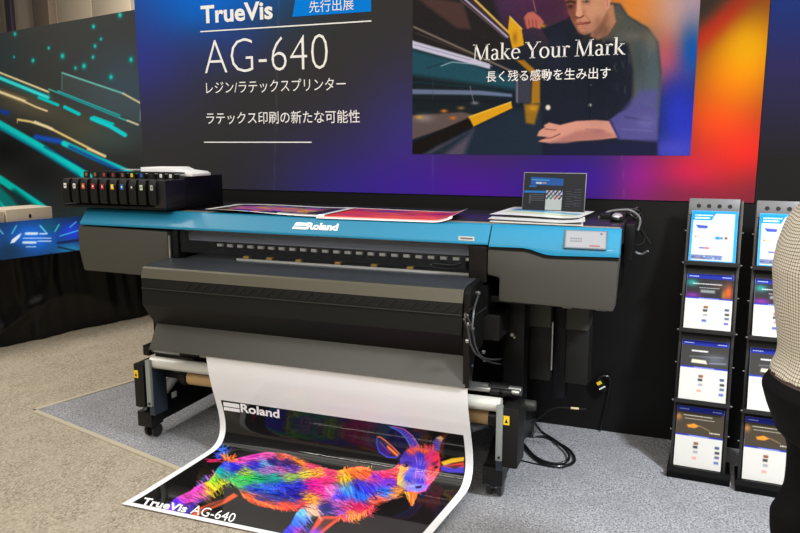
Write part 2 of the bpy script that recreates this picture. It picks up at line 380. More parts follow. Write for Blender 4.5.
P([(405, 165), (474, 128), (512, 109), (545, 112), (545, 165)], (30, 44, 60), 3); P([(437, 160), (470, 134), (474, 128), (462, 160)], (98, 88, 108), 3, .8); P([(416, 160), (436, 147), (470, 131), (420, 160)], (120, 100, 112), 1.5, .5)
P([(468.6, 116.5), (511, 101.6), (512.5, 108), (473.5, 126.5)], (226, 164, 26), .5); cv.line([(469, 117), (511, 102)], 1, (250, 206, 90), .4)
for k, (cc, wd) in enumerate((((232, 190, 96), 2.2), ((60, 50, 60), 2.2), ((196, 180, 214), 1.8), ((110, 90, 100), 1.2))):
    cv.line([(471-k*5, -4), (512-k*2.2, 36+k*.5)], wd, cc, .5)
P([(509.6, 15.5), (521.5, 28), (524, 45), (512.5, 49), (508, 30)], (232, 172, 32), .5); cv.blob(515, 38, 2.5, 6, (150, 96, 16), .7); cv.line([(510, 17), (522, 29)], 1, (250, 210, 110), .4)
P([(516, 60), (524, 60), (540, 74), (540, 103), (531, 104), (532.5, 75)], (168, 118, 30), 1)
P([(514, 78), (531, 76), (531, 103), (516, 103)], (58, 62, 78), .8); cv.line([(517, 80), (517, 102)], 1.4, (120, 124, 140), .5)
P([(524, 104), (540, 104), (534.5, 124.5), (526, 123)], (150, 108, 30), 1.5); cv.blob(533, 108, 5, 3, (226, 164, 40), .7)
cv.line([(427, 68), (440, 64), (444, 64)], 1.6, (30, 60, 80)); cv.line([(441, 66), (452, 62), (492, 66)], .8, (170, 200, 220))
# the man: dark work shirt, forearm on the bed, other hand raised
P([(539, 24), (548, 27), (566, 19), (580, 4), (606, 2), (620, 4), (628, 16), (648, 28), (658, 42), (661, 72), (657, 118), (657, 168), (545, 168), (541, 140), (543, 70), (549, 42)], (27, 32, 46), 1)
P([(609, 4), (620, 4), (628, 16), (648, 28), (658, 42), (661, 74), (657.5, 118), (656, 140), (640, 130), (632, 108), (634, 72), (628, 44), (604, 40)], (84, 86, 82), 2.5)
P([(636, 40), (657, 46), (660, 74), (657, 116), (640, 112), (636, 80)], (76, 96, 108), 4, .75); P([(640, 90), (658, 90), (656, 141), (620, 138), (612, 122), (622, 112)], (84, 82, 146), 3, .9)
for q in range(26):
    u = random.uniform(608, 656); v = random.uniform(20, 128); cv.line([(u, v), (u+random.uniform(-5, 5), v+random.uniform(5, 14))], .9, random.choice([(60, 66, 72), (130, 130, 124), (60, 60, 100)]), .8, .35)
P([(596, 30), (612, 10), (624, 16), (617, 30), (603, 44), (592, 40)], (92, 88, 80), 1); P([(586, 34), (598, 30), (603, 44), (594, 52), (580, 40)], (44, 46, 52), 1.2)
P([(593, 30), (604, 8), (613, 4), (616, 22), (608, 35), (598, 40), (590, 36)], (196, 136, 104), 1); P([(593, 32), (602, 20), (607, 10), (609, 18), (601, 32), (595, 38)], (150, 98, 76), 1.2, .6)
P([(566, -42), (586, -50), (604, -44), (611, -24), (609.5, 0), (606, 12), (600, 24), (591, 33), (584, 34.8), (578, 31.5), (573, 22.5), (568.5, 12), (566, 2), (565, -14)], (214, 152, 120), .9)
P([(562, -36), (577, -38), (577.5, 0), (576, 10), (577.5, 17), (576, 23), (580, 33), (576, 28), (571, 19), (566, 4)], (128, 72, 60), 1.6, .9); cv.blob(567, 10, 3, 10, (110, 50, 80), .5)
P([(562, -36), (568, -58), (590, -66), (610, -56), (616, -34), (611, -16), (606, -30), (598, -44), (580, -46), (570, -40), (566, -26)], (84, 74, 66), 1.2); P([(603, -16), (607, -16), (606, 2), (603, -2)], (120, 92, 74), 1, .8)
P([(605, -4), (609, -6), (611, 0), (609.5, 8), (606, 10), (604.5, 4)], (228, 160, 138), .7); cv.line([(607, -2), (607.5, 6)], 1, (170, 100, 84), .5, .7)
cv.blob(596, 12, 7, 8, (232, 172, 140), .6); cv.blob(588, 28, 5, 4, (196, 136, 110), .6); cv.blob(598, 22, 4, 6, (176, 118, 92), .6)
cv.line([(566, 2.5), (570, 1.2), (575.5, 2.6)], 2, (58, 38, 34), .6); cv.line([(581, -3.6), (588, -5), (596, -3)], 2, (66, 46, 40), .6)
cv.blob(570.5, 6.6, 3, 1.5, (44, 28, 28), .95); cv.line([(567, 9.2), (573, 9.4)], .8, (96, 54, 48), .5, .8); cv.blob(586, 1.4, 3.6, 1.6, (52, 36, 36), .95); cv.blob(584.6, .9, .9, .6, (220, 200, 190), .8); cv.line([(582, 4.6), (590, 4.2)], .8, (170, 110, 90), .5, .8)
P([(577, -2), (580, -2), (581.5, 11), (582.5, 15.5), (579, 17.5), (575.5, 15.5), (576.5, 10)], (230, 168, 138), .7); cv.line([(576.5, 0), (576, 11)], 1.2, (150, 92, 76), .6, .6)
cv.line([(575.8, 16.6), (578, 18), (581, 17.4), (583.5, 15.6)], 1.2, (92, 44, 40), .5); cv.blob(584, 12, 1.6, 3, (176, 112, 90), .7); cv.line([(585, 15), (588, 18), (590.5, 22)], .9, (170, 108, 88), .6, .7)
cv.line([(576.5, 23.8), (580, 22.6), (583, 22.9), (590, 22)], 1.4, (160, 78, 72), .5); cv.line([(577, 24.6), (583, 24.2), (590.5, 22.8)], .7, (84, 36, 36), .3); cv.line([(579, 26.3), (584, 26), (588, 24.8)], 1.3, (204, 116, 104), .5); cv.line([(580, 28.6), (586, 28.4)], .9, (150, 96, 78), .6, .6); cv.blob(580, 20.3, 3, 1.2, (170, 112, 92), .5)
cv.blob(584, 33, 6, 2, (150, 100, 80), .6)
P([(524, 17), (528, 12.5), (533, 11.5), (540, 17), (544, 22), (540, 29), (533, 27), (527, 29), (525, 24)], (196, 108, 96), .7)
for q in range(4): cv.line([(525+q*3.6, 20), (526+q*3.6, 28)], 1.1, (120, 56, 56), .5, .7)
cv.line([(533, 0), (536, 12)], .7, (180, 120, 110)); cv.blob(543, 26, 3, 1.8, (200, 150, 40), .9)
P([(537, 136), (539, 131), (545, 127), (543.5, 125.5), (549, 122.5), (560, 125), (576, 121), (596, 120), (609, 121), (618, 137.5), (600, 139.5), (577, 141), (566, 143), (550, 143.5), (538, 141.5), (547, 137)], (214, 150, 132), .6)
P([(577, 131), (600, 129), (617, 136), (600, 139.5), (577, 141), (566, 143), (552, 142)], (166, 104, 100), 2, .7); cv.line([(540, 139.5), (552, 137.5), (560, 134)], .9, (110, 60, 60), .4); cv.line([(545, 129), (556, 130)], .8, (130, 74, 70), .4); cv.line([(586, 129), (604, 131)], 1.2, (150, 96, 100), 1, .6)
P([(609, 120), (619, 113), (640, 104), (657, 108), (657, 142), (636, 140), (618, 139)], (82, 78, 140), 1.2); cv.line([(611, 121), (619, 138)], 2, (60, 56, 112), .8); cv.line([(625, 117), (650, 121)], 1.4, (52, 50, 100), .9, .7); cv.line([(622, 129), (652, 131)], 1.2, (110, 106, 170), .9, .6)
cv.blob(548, 107.5, 2.6, 2.8, (235, 226, 210), 1, 6); cv.blob(590, 105, 1.7, 1.7, (190, 186, 180), 1, 6); cv.blob(591, 85, 1.2, 1.2, (90, 90, 96), 1, 6); cv.line([(589, 60), (589.5, 120)], .7, (14, 18, 28), .5)
P([(545, 144), (657, 141), (657, 166), (545, 166)], (26, 30, 60), 3, .8)
def soften(c, n):
    for _ in range(n): c.a[1:-1, 1:-1] = (c.a[1:-1, 1:-1]*4+c.a[:-2, 1:-1]+c.a[2:, 1:-1]+c.a[1:-1, :-2]+c.a[1:-1, 2:])/8
cv.blob(605, 30, 5, 7, (110, 76, 62), .5); cv.blob(640, 62, 8, 22, (60, 66, 66), .5); cv.blob(652, 40, 7, 12, (130, 126, 112), .5); cv.blob(632, 36, 14, 5, (120, 116, 104), .5); cv.blob(646, 122, 9, 7, (116, 110, 170), .5); cv.blob(600, 70, 14, 40, (18, 22, 34), .5); cv.blob(556, 50, 10, 20, (40, 50, 74), .5)
cv.a += RNG.normal(0, 5, cv.a.shape[:2])[..., None].astype(np.float32); soften(cv, 3)
ph = panel_grid('inset_photo', (PX0, WY-.0015, PZ0), (PX1-PX0, 0, 0), (0, 0, PZ1-PZ0), 640, 480, lambda s, t, P: cv.sample(*np.moveaxis(proj_np(P), -1, 0)))
link_mesh('inset_photo', ph, bpr, bt)['label'] = 'inset photo of a man in a work shirt leaning over a machine'

# serif slogan, drawn stroke by stroke
def serif(word, fn):
    polys = []; x = 0
    T, t = .13, .05
    def st(p, q, w0, w1=None):
        w1 = w1 or w0; (ax, ay), (bx, by) = p, q; L = math.hypot(bx-ax, by-ay); nx, ny = -(by-ay)/L, (bx-ax)/L
        polys.append([(x+ax+nx*w0/2, ay+ny*w0/2), (x+ax-nx*w0/2, ay-ny*w0/2), (x+bx-nx*w1/2, by-ny*w1/2), (x+bx+nx*w1/2, by+ny*w1/2)])
    def sf(cx, y, w=.26): polys.append([(x+cx-w/2, y-.02), (x+cx+w/2, y-.02), (x+cx+w/2, y+.022), (x+cx-w/2, y+.022)])
    def arc(cx, cy, rx, ry, a0, a1, w0, w1, n=14):
        for k in range(n):
            q0, q1 = [math.radians(a0+(a1-a0)*(k+j)/n) for j in (0, 1)]
            def wd(q): c = abs(math.cos(q)); return w0*(1-c)+w1*c
            P0 = [(x+cx+(rx+d*wd(q)/2)*math.cos(q), cy+(ry+d*wd(q)/2)*math.sin(q)) for q in (q0, q1) for d in (-1, 1)]
            polys.append([P0[0], P0[1], P0[3], P0[2]])
    for ch in word:
        if ch == 'M':
            st((.12, 0), (.16, 1), t); st((.16, 1), (.5, .02), T); st((.5, .02), (.84, 1), t); st((.86, 0), (.84, 1), T); sf(.12, .02); sf(.88, .02, .32); sf(.12, .98, .24); sf(.9, .98, .24); x += 1.06
        elif ch == 'a':
            arc(.24, .46, .16, .2, 150, 0, t, T*.9); st((.40, .48), (.40, .09), T*.9); arc(.25, .18, .15, .17, 60, 330, t, T*.85); st((.26, .37), (.40, .42), t); st((.4, .06), (.53, .03), t*1.2); x += .57
        elif ch == 'k':
            st((.14, 0), (.14, 1.04), T); sf(.14, .02); st((.02, 1.02), (.14, 1.02), t); st((.16, .28), (.48, .64), t); sf(.46, .64, .24); st((.26, .38), (.52, .03), T*.9); sf(.55, .02, .2); x += .65
        elif ch == 'e':
            arc(.29, .33, .22, .32, 5, 320, t, T*.9); st((.08, .38), (.51, .38), t); x += .58
        elif ch == 'Y':
            st((.12, 1), (.42, .46), T); st((.74, 1), (.42, .46), t); st((.42, .5), (.42, 0), T); sf(.42, .02, .32); sf(.12, .98); sf(.76, .98); x += .80
        elif ch == 'o': arc(.3, .33, .23, .32, 0, 360, t, T*.95, 26); x += .64
        elif ch == 'u':
            st((.14, .65), (.14, .2), T*.9); arc(.29, .2, .15, .18, 180, 330, t, T*.9); st((.48, .65), (.48, .02), T*.9); sf(.1, .64, .18); sf(.44, .64, .18); sf(.53, .02, .16); x += .66
        elif ch == 'r':
            st((.14, .66), (.14, 0), T*.9); sf(.15, .02); sf(.1, .64, .18); arc(.3, .46, .15, .18, 160, 40, T*.7, T*.7); x += .46
        else: x += .26
    return [[fn(px/x, py) for px, py in p] for p in polys]
sx0, sx1 = wp(473, 58).x, wp(625.5, 52).x; sz0 = wp(549, 57.6).z; sz1 = wp(549, 41.2).z
b = B()
for i, p in enumerate(serif('Make Your Mark', lambda a, q: (sx0+a*(sx1-sx0), WY-.0035, sz0+q*(sz1-sz0)))): b.bm.faces.new([b.bm.verts.new(q) for q in p])
part('lettering', b, white_ink, bt, 'white serif Make Your Mark slogan', smooth=False)
wall_text('長く残る感動を生み出す', 486.5, 610.5, 69, 80.5, .006, um=549, label='white Japanese line under the slogan', y=WY-.0035)

# ---- next banner, right
def banner2(s, t, P):
    V = proj_np(P)[..., 1]; k = np.clip((V+30)/190, 0, 1)[..., None]; a, m, c = np.array((30, 66, 160)), np.array((48, 44, 92)), np.array((32, 30, 29))
    return np.where(k < .5, a+(m-a)*k*2, m+(c-m)*(k-.5)*2)
t2 = thing('backdrop_banner', 'dark blue backdrop banner fading to black above the right brochure rack', 'banner', (2, WY, 1.268))
b = B(); b.box(.336, 4.6, WY+.001, WY+.0055, 1.268, BZ1); part('backing_board', b, M('board'), t2)
link_mesh('printed_sheet', panel_grid('printed_sheet', (.336, WY, 1.268), (4.26, 0, 0), (0, 0, BZ1-1.268), 60, 120, banner2), bpr, t2)

# ---- teal graphic of the neighbouring booth, left
T0 = Vector((-7.455, 6.585, 0)); tq = thing('booth_graphic', 'grey booth wall graphic with teal and cream light streaks at the far left', 'banner', T0)
cv = Canvas(-30, -10, 215, 245, 3, (60, 61, 60))
cv.blob(128, 92, 45, 45, (62, 82, 98), .8); cv.blob(0, 60, 26, 30, (44, 66, 72), .5); cv.blob(110, 190, 70, 40, (42, 42, 42), .95); cv.blob(5, 150, 40, 22, (16, 18, 20), .95); cv.blob(40, 175, 30, 22, (24, 26, 30), .8); cv.blob(30, 200, 20, 8, (20, 60, 70), .7)
cv.blob(30, 105, 40, 12, (120, 110, 78), .5, rot=.3); cv.blob(85, 130, 26, 16, (96, 92, 66), .5); cv.blob(110, 140, 30, 14, (70, 90, 88), .5)
L = cv.line; cy = (0, 214, 220); cr = (255, 232, 172)
L([(-30, 66.5), (0, 78), (48, 97.5)], 7, (20, 130, 140), 2.5, .6); L([(-30, 64), (0, 78), (48, 97.5)], 3.2, (60, 240, 245), .6); L([(-30, 61), (0, 72.7), (48.7, 92)], 1.7, cr, .5)
L([(39, 97.5), (58, 105)], 2.8, cy, .6); L([(64.7, 107), (79, 114)], 3.4, cy, .6); L([(92, 118.5), (110, 126), (125, 135)], 4.2, (20, 225, 235), .8); L([(94, 117), (113, 124)], 2.4, cy, .6)
L([(-30, 81), (0, 92), (24.4, 101)], 5, (190, 150, 90), 2, .6); L([(-30, 80), (0, 92), (24.4, 101)], 2.4, (255, 240, 190), .6); L([(24.4, 101.6), (36, 107), (47, 111)], 1.6, cr, .5)
cv.poly([(62, 72.8), (123, 93.4), (140.6, 103.5), (140, 122), (61, 91)], (86, 98, 98), .6, .3)
L([(62, 72.8), (123, 93.4)], 1.5, (110, 200, 190), .5); L([(123, 93.4), (141.5, 103.6)], 1.5, (230, 216, 180), .5); L([(62, 72.8), (62, 90)], .7, (90, 130, 126), .4); L([(141, 103), (140, 121)], .9, (110, 150, 156), .4)
L([(48.7, 89), (127.5, 121)], 1.3, (60, 190, 186), .5); L([(58, 91), (120, 115.5)], 1.3, (40, 190, 196), .5); L([(60, 93.5), (118, 117.5)], 1., (20, 150, 160), .5); L([(127.5, 120.5), (138, 124.7)], 1.6, (230, 220, 190), .5); L([(48.7, 89), (48.7, 97)], .7, (110, 130, 120), .4)
L([(17.8, 119.6), (30, 121.5), (47, 126.6), (75, 141), (105, 156.5)], 2.1, (250, 222, 142), .6); L([(17.4, 119.6), (17.4, 123)], .8, (200, 180, 120), .3); L([(35, 122), (52, 129)], 2.6, (255, 240, 190), .8)
L([(36, 137), (60, 141.5)], 5, (24, 90, 226), 1.6, .9); L([(-30, 105), (0, 111), (8, 113)], 4, (16, 70, 190), 1.6, .9)
L([(64, 143.4), (97, 158.5), (126, 171), (150, 182)], 5.6, (20, 226, 230), .9); L([(70, 147), (105, 163.5), (140, 181)], 3.5, (20, 40, 150), 1.8, .8); L([(88, 149), (105, 156)], 2.2, cr, .8)
L([(-30, 109), (0, 124.7), (39, 146.5), (81, 172.5), (100, 184)], 8, (10, 226, 226), 1.1); L([(0, 128), (40, 151), (78, 175)], 3, (10, 90, 140), 1.5, .6)
L([(45, 147), (85, 168)], 2, (16, 40, 110), 1.2, .7)
L([(-30, 162), (0, 179), (39, 205), (66, 224)], 7, (0, 226, 222), 1); L([(-20, 178), (6, 203), (22, 222)], 15, (0, 150, 150), 2, .9); L([(-20, 183), (0, 203), (14, 218)], 3, (0, 220, 214), 1.2); L([(14, 192), (40, 212)], 6, (10, 60, 70), 2, .8)
for u, v, r in ((120, 15, 2), (93.5, 26.5, 1.6), (62.5, 56, 2), (84, 66, 2.1), (131, 59.7, 2), (111, 77, 2), (95, 46, 1.5), (48.7, 48, 1.3), (33, 60.5, 1.7), (93, 57, 1.5), (75.5, 68, 1.4), (101, 39, 1.2), (15, 34, 1.6), (14, 57, 1)):
    cv.blob(u, v, r*1.5, r*2, (20, 120, 120), .6); cv.blob(u, v, r*.8, r*1.1, (30, 235, 220), .9)
LX = 4.3
b = B(); hallbox(b, -2.2, LX, .002, .06, -.004, 2.8, T0+Vector((0, 0, 0))); part('backing_board', b, M('board'), tq)
zb = .5
me = panel_grid('printed_sheet', T0+EX*-2.2+Vector((0, 0, zb)), EX*(LX+2.2), (0, 0, 2.8-zb), 560, 330, lambda s, t, P: np.where((proj_np(P)[..., :1] > -28), cv.sample(*np.moveaxis(proj_np(P), -1, 0)), (60, 61, 60)))
link_mesh('printed_sheet', me, bpr, tq)

# ================================================================== NEIGHBOUR COUNTER (left)
P0 = Vector((-4.842, 4.027, 0)); CM = Matrix.Translation(P0) @ Matrix.Rotation(PI/2-HALL, 4, 'Z')   # local x along the front, y to the left/back
def C(a, d, z): return P0+EY*a-EX*d+Vector((0, 0, z))
ct = thing('display_counter', 'black vinyl-draped display counter with a glowing blue panel left of the printer', 'counter', P0)
b = B(); b.box(-1.4, 1.76, .03, .85, .02, .66, .01, CM); b.box(-1.4, 1.76, .02, .85, .66, .945, .006, CM); part('body', b, black_paint, ct)
ny, nx = 40, 260; s, t = np.meshgrid(np.linspace(-1.4, 1.76, nx), np.linspace(0, .675, ny))
fold = .012*np.sin(s*17+1.1*np.sin(s*5))+.006*np.sin(s*41+t*3)+.016*np.sin(s*7+t*5)*(1-t/.7)+.02*np.exp(-((s-.3-t*.25)/.05)**2)+.03*np.exp(-((t-.12-.2*np.sin(s*3))/.06)**2)*np.exp(-((s-.2)/.5)**2)
dd = .012-fold*.75-.02*(1-t/.675)
Pm = np.array(P0)+s[..., None]*np.array(EY)-dd[..., None]*np.array(EX)+t[..., None]*np.array((0, 0, 1.))
vin = M('black_vinyl', (5, 5, 6), .28, spec=.35)
link_mesh('skirt', grid_mesh('skirt', Pm, np.zeros(Pm.shape)), vin, ct)
cq = Canvas(-60, 205, 130, 275, 4, (8, 40, 66))
cq.blob(32, 238, 28, 18, (20, 118, 244), 1); cq.blob(72, 232, 14, 10, (26, 70, 240), .9); cq.blob(5, 250, 20, 8, (12, 44, 60), .8); cq.blob(-20, 240, 24, 18, (16, 80, 160), .9); cq.blob(72, 249, 16, 6, (30, 150, 200), .8); cq.blob(50, 226, 8, 6, (0, 90, 110), .8)
for a, c, col, wd in (((12, 233.5), (16.5, 225.5), (90, 230, 250), .9), ((40, 225.5), (47, 233.5), (120, 240, 255), 1.1), ((55, 231.5), (59, 224.5), (80, 230, 190), 1), ((-1, 229), (3, 234), (120, 230, 255), .9), ((70, 227), (76, 222), (60, 160, 255), 1.4), ((60, 236), (80, 230), (90, 220, 255), .8), ((58, 243), (80, 240), (10, 30, 80), 2.4), ((58, 247), (80, 252), (8, 30, 60), 1.6)): cq.line([a, c], wd, col, .4)
cq.poly([(10.3, 243.5), (12, 239.5), (18, 235), (21.5, 233), (19.5, 237.5), (14.5, 242.5)], (240, 248, 255), .5)
for a, bb, v, hh in ((26, 37, 233.6, 2.6), (40, 47, 233.8, 1.4), (23, 51, 238.2, .7), (23.5, 36, 242.5, 2.4), (38, 51, 241.2, 1), (26, 36, 246.8, .8)):
    u = a
    while u < bb: wv = random.uniform(.8, 2.2); cq.line([(u, v), (min(u+wv, bb), v-.04*wv)], hh, (226, 242, 255), .35, .9); u += wv+(0 if hh < .75 else .55)
gz0, gz1 = .672, .955
me = panel_grid('light_panel', C(-1.4, -.012, gz0), EY*3.1, Vector((0, 0, gz1-gz0))+EX*-.02, 420, 60, lambda s, t, P: np.where(proj_np(P)[..., :1] > -55, cq.sample(*np.moveaxis(proj_np(P), -1, 0)), (12, 60, 120)))
link_mesh('light_panel', me, Mprint('lit_panel', .3, emit=.9), ct)['label'] = 'glowing blue graphic panel along the counter front'
bone = M('bone_laminate', (206, 192, 172), .5)
b = B(); b.box(.152, .516, .03, .33, .947, 1.047, .004, CM); o = part('display_box', b, bone, None, loc=C(.33, .2, .947)); tag(o, 'bone white display box with a dark oval hole on the counter', 'box')
b = B(); b.ell((0, 0, 0), (.011, .004, .017), 16, Matrix.Rotation(PI/2-HALL, 4, 'Z')); b.bm.transform(Matrix.Translation(C(.333, .028, .985))); part('hole_cap', b, M('dark_plastic', (14, 14, 15), .4, spec=.35), o)
b = B(); b.box(-.62, .140, .04, .30, .947, 1.035, .004, CM); o = part('display_box', b, bone, None, loc=C(-.3, .2, .947)); tag(o, 'bone white display box cut off by the left picture edge', 'box')

# ================================================================== THE PRINTER
YF = 3.10                                                   # front of the end covers
charcoal = M('charcoal_plastic', (68, 67, 61), .45, spec=.35, bump=.03, bscale=400)
strip = M('charcoal_top', (84, 80, 68), .45, spec=.3)
cyan = M('cyan_panel', (34, 128, 164), .42, coat=.12, spec=.3)
dark = M('dark_plastic'); blk = M('black_plastic', (10, 10, 11), .4, spec=.3); soft = M('satin_black', (18, 18, 18), .5, spec=.3)
steel = M('aluminium', (176, 178, 176), .3, .9); lsteel = M('light_bar', (206, 204, 196), .35, .1)
pr = thing('large_format_printer', 'black and cyan wide-format roll printer on castors, printing a goat poster', 'printer', (-1.63, 3.4, 0))
# end covers
def cover(name, prof, lab):
    b = B(); b.prism(prof, 'y', YF, 3.22, .012); return part(name, b, charcoal, pr, lab)
cover('end_cover', [(-3.070, 1.08), (-3.068, .97), (-3.045, .864), (-2.474, .858), (-2.474, 1.102), (-3.062, 1.112)], 'left charcoal end cover')
cover('end_cover', [(-.776, 1.108), (-.776, .985), (-.722, .975), (-.722, .87), (-.235, .862), (-.224, 1.089), (-.48, 1.082), (-.555, 1.092), (-.6, 1.104)], 'right charcoal end cover with a cut-out corner')
b = B(); b.prism([(-.62, 1.108), (-.585, 1.103), (-.555, 1.093), (-.52, 1.084), (-.48, 1.082), (-.224, 1.089), (-.224, 1.079), (-.49, 1.073), (-.53, 1.075), (-.57, 1.087), (-.61, 1.097), (-.776, 1.099), (-.776, 1.108)], 'y', YF-.002, YF+.02); part('seam_strip', b, blk, pr)
# cyan front, bent back at the top
def cyan_prof(zb): return [(YF-.006, zb), (YF-.004, zb+.012), (YF+.052, 1.198), (YF+.062, 1.204), (YF+.075, 1.204), (YF+.075, zb)]
b = B(); b.prism(cyan_prof(1.118), 'x', -3.045, -.7735, .003); part('front_cover', b, cyan, pr, 'long cyan hinged front cover')
t = bmesh.new()                                             # control cover, lower edge with an S bend
xs = [-.768, -.70, -.62, -.585, -.555, -.52, -.48, -.222]; zb_ = [1.111, 1.112, 1.113, 1.108, 1.098, 1.089, 1.087, 1.094]
rows = [[t.verts.new((x, y, z)) for (y, z) in ((YF-.006, zz), (YF-.005, max(zz+.012, 1.118)), (YF+.052, 1.198), (YF+.062, 1.204), (YF+.075, 1.204), (YF+.075, zz))] for x, zz in zip(xs, zb_)]
for r0, r1 in zip(rows[:-1], rows[1:]):
    for k in range(6): t.faces.new((r0[k], r1[k], r1[(k+1) % 6], r0[(k+1) % 6]))
t.faces.new(rows[0][::-1]); t.faces.new(rows[-1]); bmesh.ops.recalc_face_normals(t, faces=t.faces[:]); b = B(); b._merge(t)
cc = part('control_cover', b, cyan, pr, 'cyan cover carrying the touch screen', ang=50)
def slope(x, k, off=0.): return Vector((x, YF-.004+.056*k-off*.80, 1.13+.068*k+off*.6))      # a point on the sloped cyan face
def on_slope(u, v):
    d = ray(u, v); n = Vector((0, -.772, .635)).normalized(); p = Vector((0, YF-.004, 1.13)); return CAM+d*((p-CAM).dot(n)/d.dot(n)), n
sq, n = on_slope(566, 230.5); q2, _ = on_slope(606.5, 232); q3, _ = on_slope(604.5, 249.5); q4, _ = on_slope(565, 247.5)
sc_ = Canvas(0, 0, 40, 20, 8, (226, 228, 232))
sc_.poly([(0, 0), (40, 0), (40, 20), (0, 20)], (198, 202, 208), .2); sc_.poly([(1, 1), (39, 1), (39, 19), (1, 19)], (232, 233, 236), .4)
for k in range(5): sc_.poly([(5+k*2.4, 8.5), (6.8+k*2.4, 8.5), (6.8+k*2.4, 10.3), (5+k*2.4, 10.3)], (168, 170, 178), .2); sc_.poly([(5+k*2.4, 11.5), (6.8+k*2.4, 11.5), (6.8+k*2.4, 13.3), (5+k*2.4, 13.3)], (168, 170, 178), .2)
sc_.poly([(24, 16.4), (34, 16.4), (34, 18), (24, 18)], (226, 120, 116), .3); sc_.poly([(34, 2.2), (36.5, 2.2), (36.5, 4), (34, 4)], (120, 130, 200), .3)
b = B(); fr = [sq+(sq-q3)*.035, q2+(q2-q4)*.035, q3+(q3-sq)*.035, q4+(q4-q2)*.035]; m0 = [p+n*.0015 for p in fr]; m1 = [p-n*.01 for p in fr]
vs = [b.bm.verts.new(p) for p in m0+m1]
for f in ((0, 1, 2, 3), (7, 6, 5, 4), (0, 4, 5, 1), (1, 5, 6, 2), (2, 6, 7, 3), (3, 7, 4, 0)): b.bm.faces.new([vs[i] for i in f])
part('screen_bezel', b, M('screen_grey', (70, 92, 104), .35), cc, smooth=False)
me = panel_grid('touch_screen', sq+n*.0025, q2-sq, q4-sq, 90, 46, lambda s, t, P: sc_.sample(s*40, t*20)); link_mesh('touch_screen', me, Mprint('screen_glow', .25, emit=.75), cc)['label'] = 'pale lit touch screen'
# maker's lettering and model badge on the cyan slope
def slope_px(u0, u1, vt, vb, dv):
    """map 0..1,0..1 to the sloped face from pixel corners"""
    a = on_slope(u0, vb)[0]; c = on_slope(u1, vb+dv)[0]; e = on_slope(u0, vt)[0]
    return lambda s, t, o=.002: a+(c-a)*s+(e-a)*t+n*o
fm = slope_px(306, 339.5, 222.4, 229.6, 1.6)
lettering('Roland', fm, M('silver_letter', (244, 245, 246), .35), pr, .05, .22, 'raised silver Roland lettering on the cyan cover')
fm2 = slope_px(292, 306, 222.2, 229.0, .7); b = B()
b.flat([[(0, 0), (1, 0), (1.1, .36), (.1, .36)], [(.14, .48), (1.12, .48), (1.2, 1), (.32, 1)]], fm2); part('emblem', b, M('silver_letter'), pr, 'silver swoosh emblem left of the lettering', smooth=False)
fm3 = slope_px(458.5, 474.5, 236.2, 240.4, .9)
b = B(); b.flat([[(0, 0), (1, 0), (1, 1), (0, 1)]], lambda s, t: fm3(s, t, .002)); part('model_badge', b, steel, pr, 'small silver model badge', smooth=False)
b = B(); b.flat([[(.12, .3), (.9, .3), (.9, .7), (.12, .7)]], lambda s, t: fm3(s, t, .003)); part('badge_mark', b, M('badge_grey', (90, 84, 84), .4), pr, smooth=False)
# top
b = B(); b.box(-3.03, -.234, YF+.075, 3.27, 1.1, 1.2, .004); part('top_strip', b, M('warm_grey_top', (150, 138, 122), .45), pr)
b = B(); b.box(-3.03, -.234, 3.272, 3.84, 1.1, 1.2, .006); part('top_panel', b, M('gloss_dark', (40, 40, 44), .25), pr)
# opening with carriage rail behind a smoked window
b = B(); b.box(-2.44, -.776, 3.42, 3.84, .80, 1.1); b.box(-2.44, -.776, 3.12, 3.84, .80, .935); part('inner_body', b, blk, pr)
b = B(); b.prism([(3.12, .938), (3.12, .952), (3.42, .966), (3.42, .938)], 'x', -2.438, -.80); part('platen', b, M('platen_grey', (86, 88, 92), .4), pr)
b = B(); b.box(-2.41, -.87, 3.19, 3.42, 1.05, 1.10, .006); part('carriage_rail', b, M('rail_reflection_grey', (150, 156, 172), .5), pr, 'carriage rail tinted blue-grey for the window reflection')  # pale blue-grey colour stands in for a band reflected in the window
b = B(); b.box(-2.13, -.82, 3.205, 3.218, .9555, .9665, .001); part('media_edge', b, M('pale_strip', (200, 200, 196), .4), pr, 'pale strip along the platen front')
b = B(); b.box(-2.3, -.87, 3.2, 3.28, 1.040, 1.05, .003); part('roller_beam', b, dark, pr)
pinch = M('pinch_white', (240, 238, 230), .5)
for k in range(24):
    x = -2.23+k*.061
    b = B(); b.cyl((x-.015, 3.215, 1.031), (x+.015, 3.215, 1.031), .010, 12); part('pinch_roller', b, pinch, pr)
for k, u in enumerate((249, 272, 301, 340, 376, 412)):
    x = UY(u, 258+(u-249)*.058, 3.25).x; b = B(); b.box(x-.016, x+.016, 3.22, 3.25, .966, .978, .002); part('media_clamp_tab', b, M('clip_yellow', (186, 150, 84), .5), pr)
glass = M('smoked_window', (60, 64, 70), .04, trans=0., alpha=.12, spec=.5)
b = B(); b.prism([(3.108, 1.125), (3.112, 1.125), (3.114, 1.0), (3.11, 1.0)], 'x', -2.40, -.87); part('window', b, glass, pr, 'smoked see-through window under the cyan cover')
b = B(); b.box(-2.462, -2.450, 3.088, 3.10, .955, 1.085, .003); part('cover_hinge_post', b, steel, pr); b = B(); b.box(-2.444, -2.41, 3.10, 3.16, .94, 1.11, .004); part('side_jamb', b, blk, pr)
b = B(); b.box(-.86, -.778, 3.10, 3.14, .95, 1.11, .004); part('side_jamb', b, M('jamb_brown', (20, 17, 16), .3, spec=.3), pr)
b = B(); h = [UY(u, v, 3.09) for u, v in ((430, 266), (434, 263.5), (452, 265.5), (462, 263), (464, 266), (455, 269.2), (434, 268), (430, 266))]; b.tube(h, .004, 8, False); part('cover_handle', b, dark, pr)
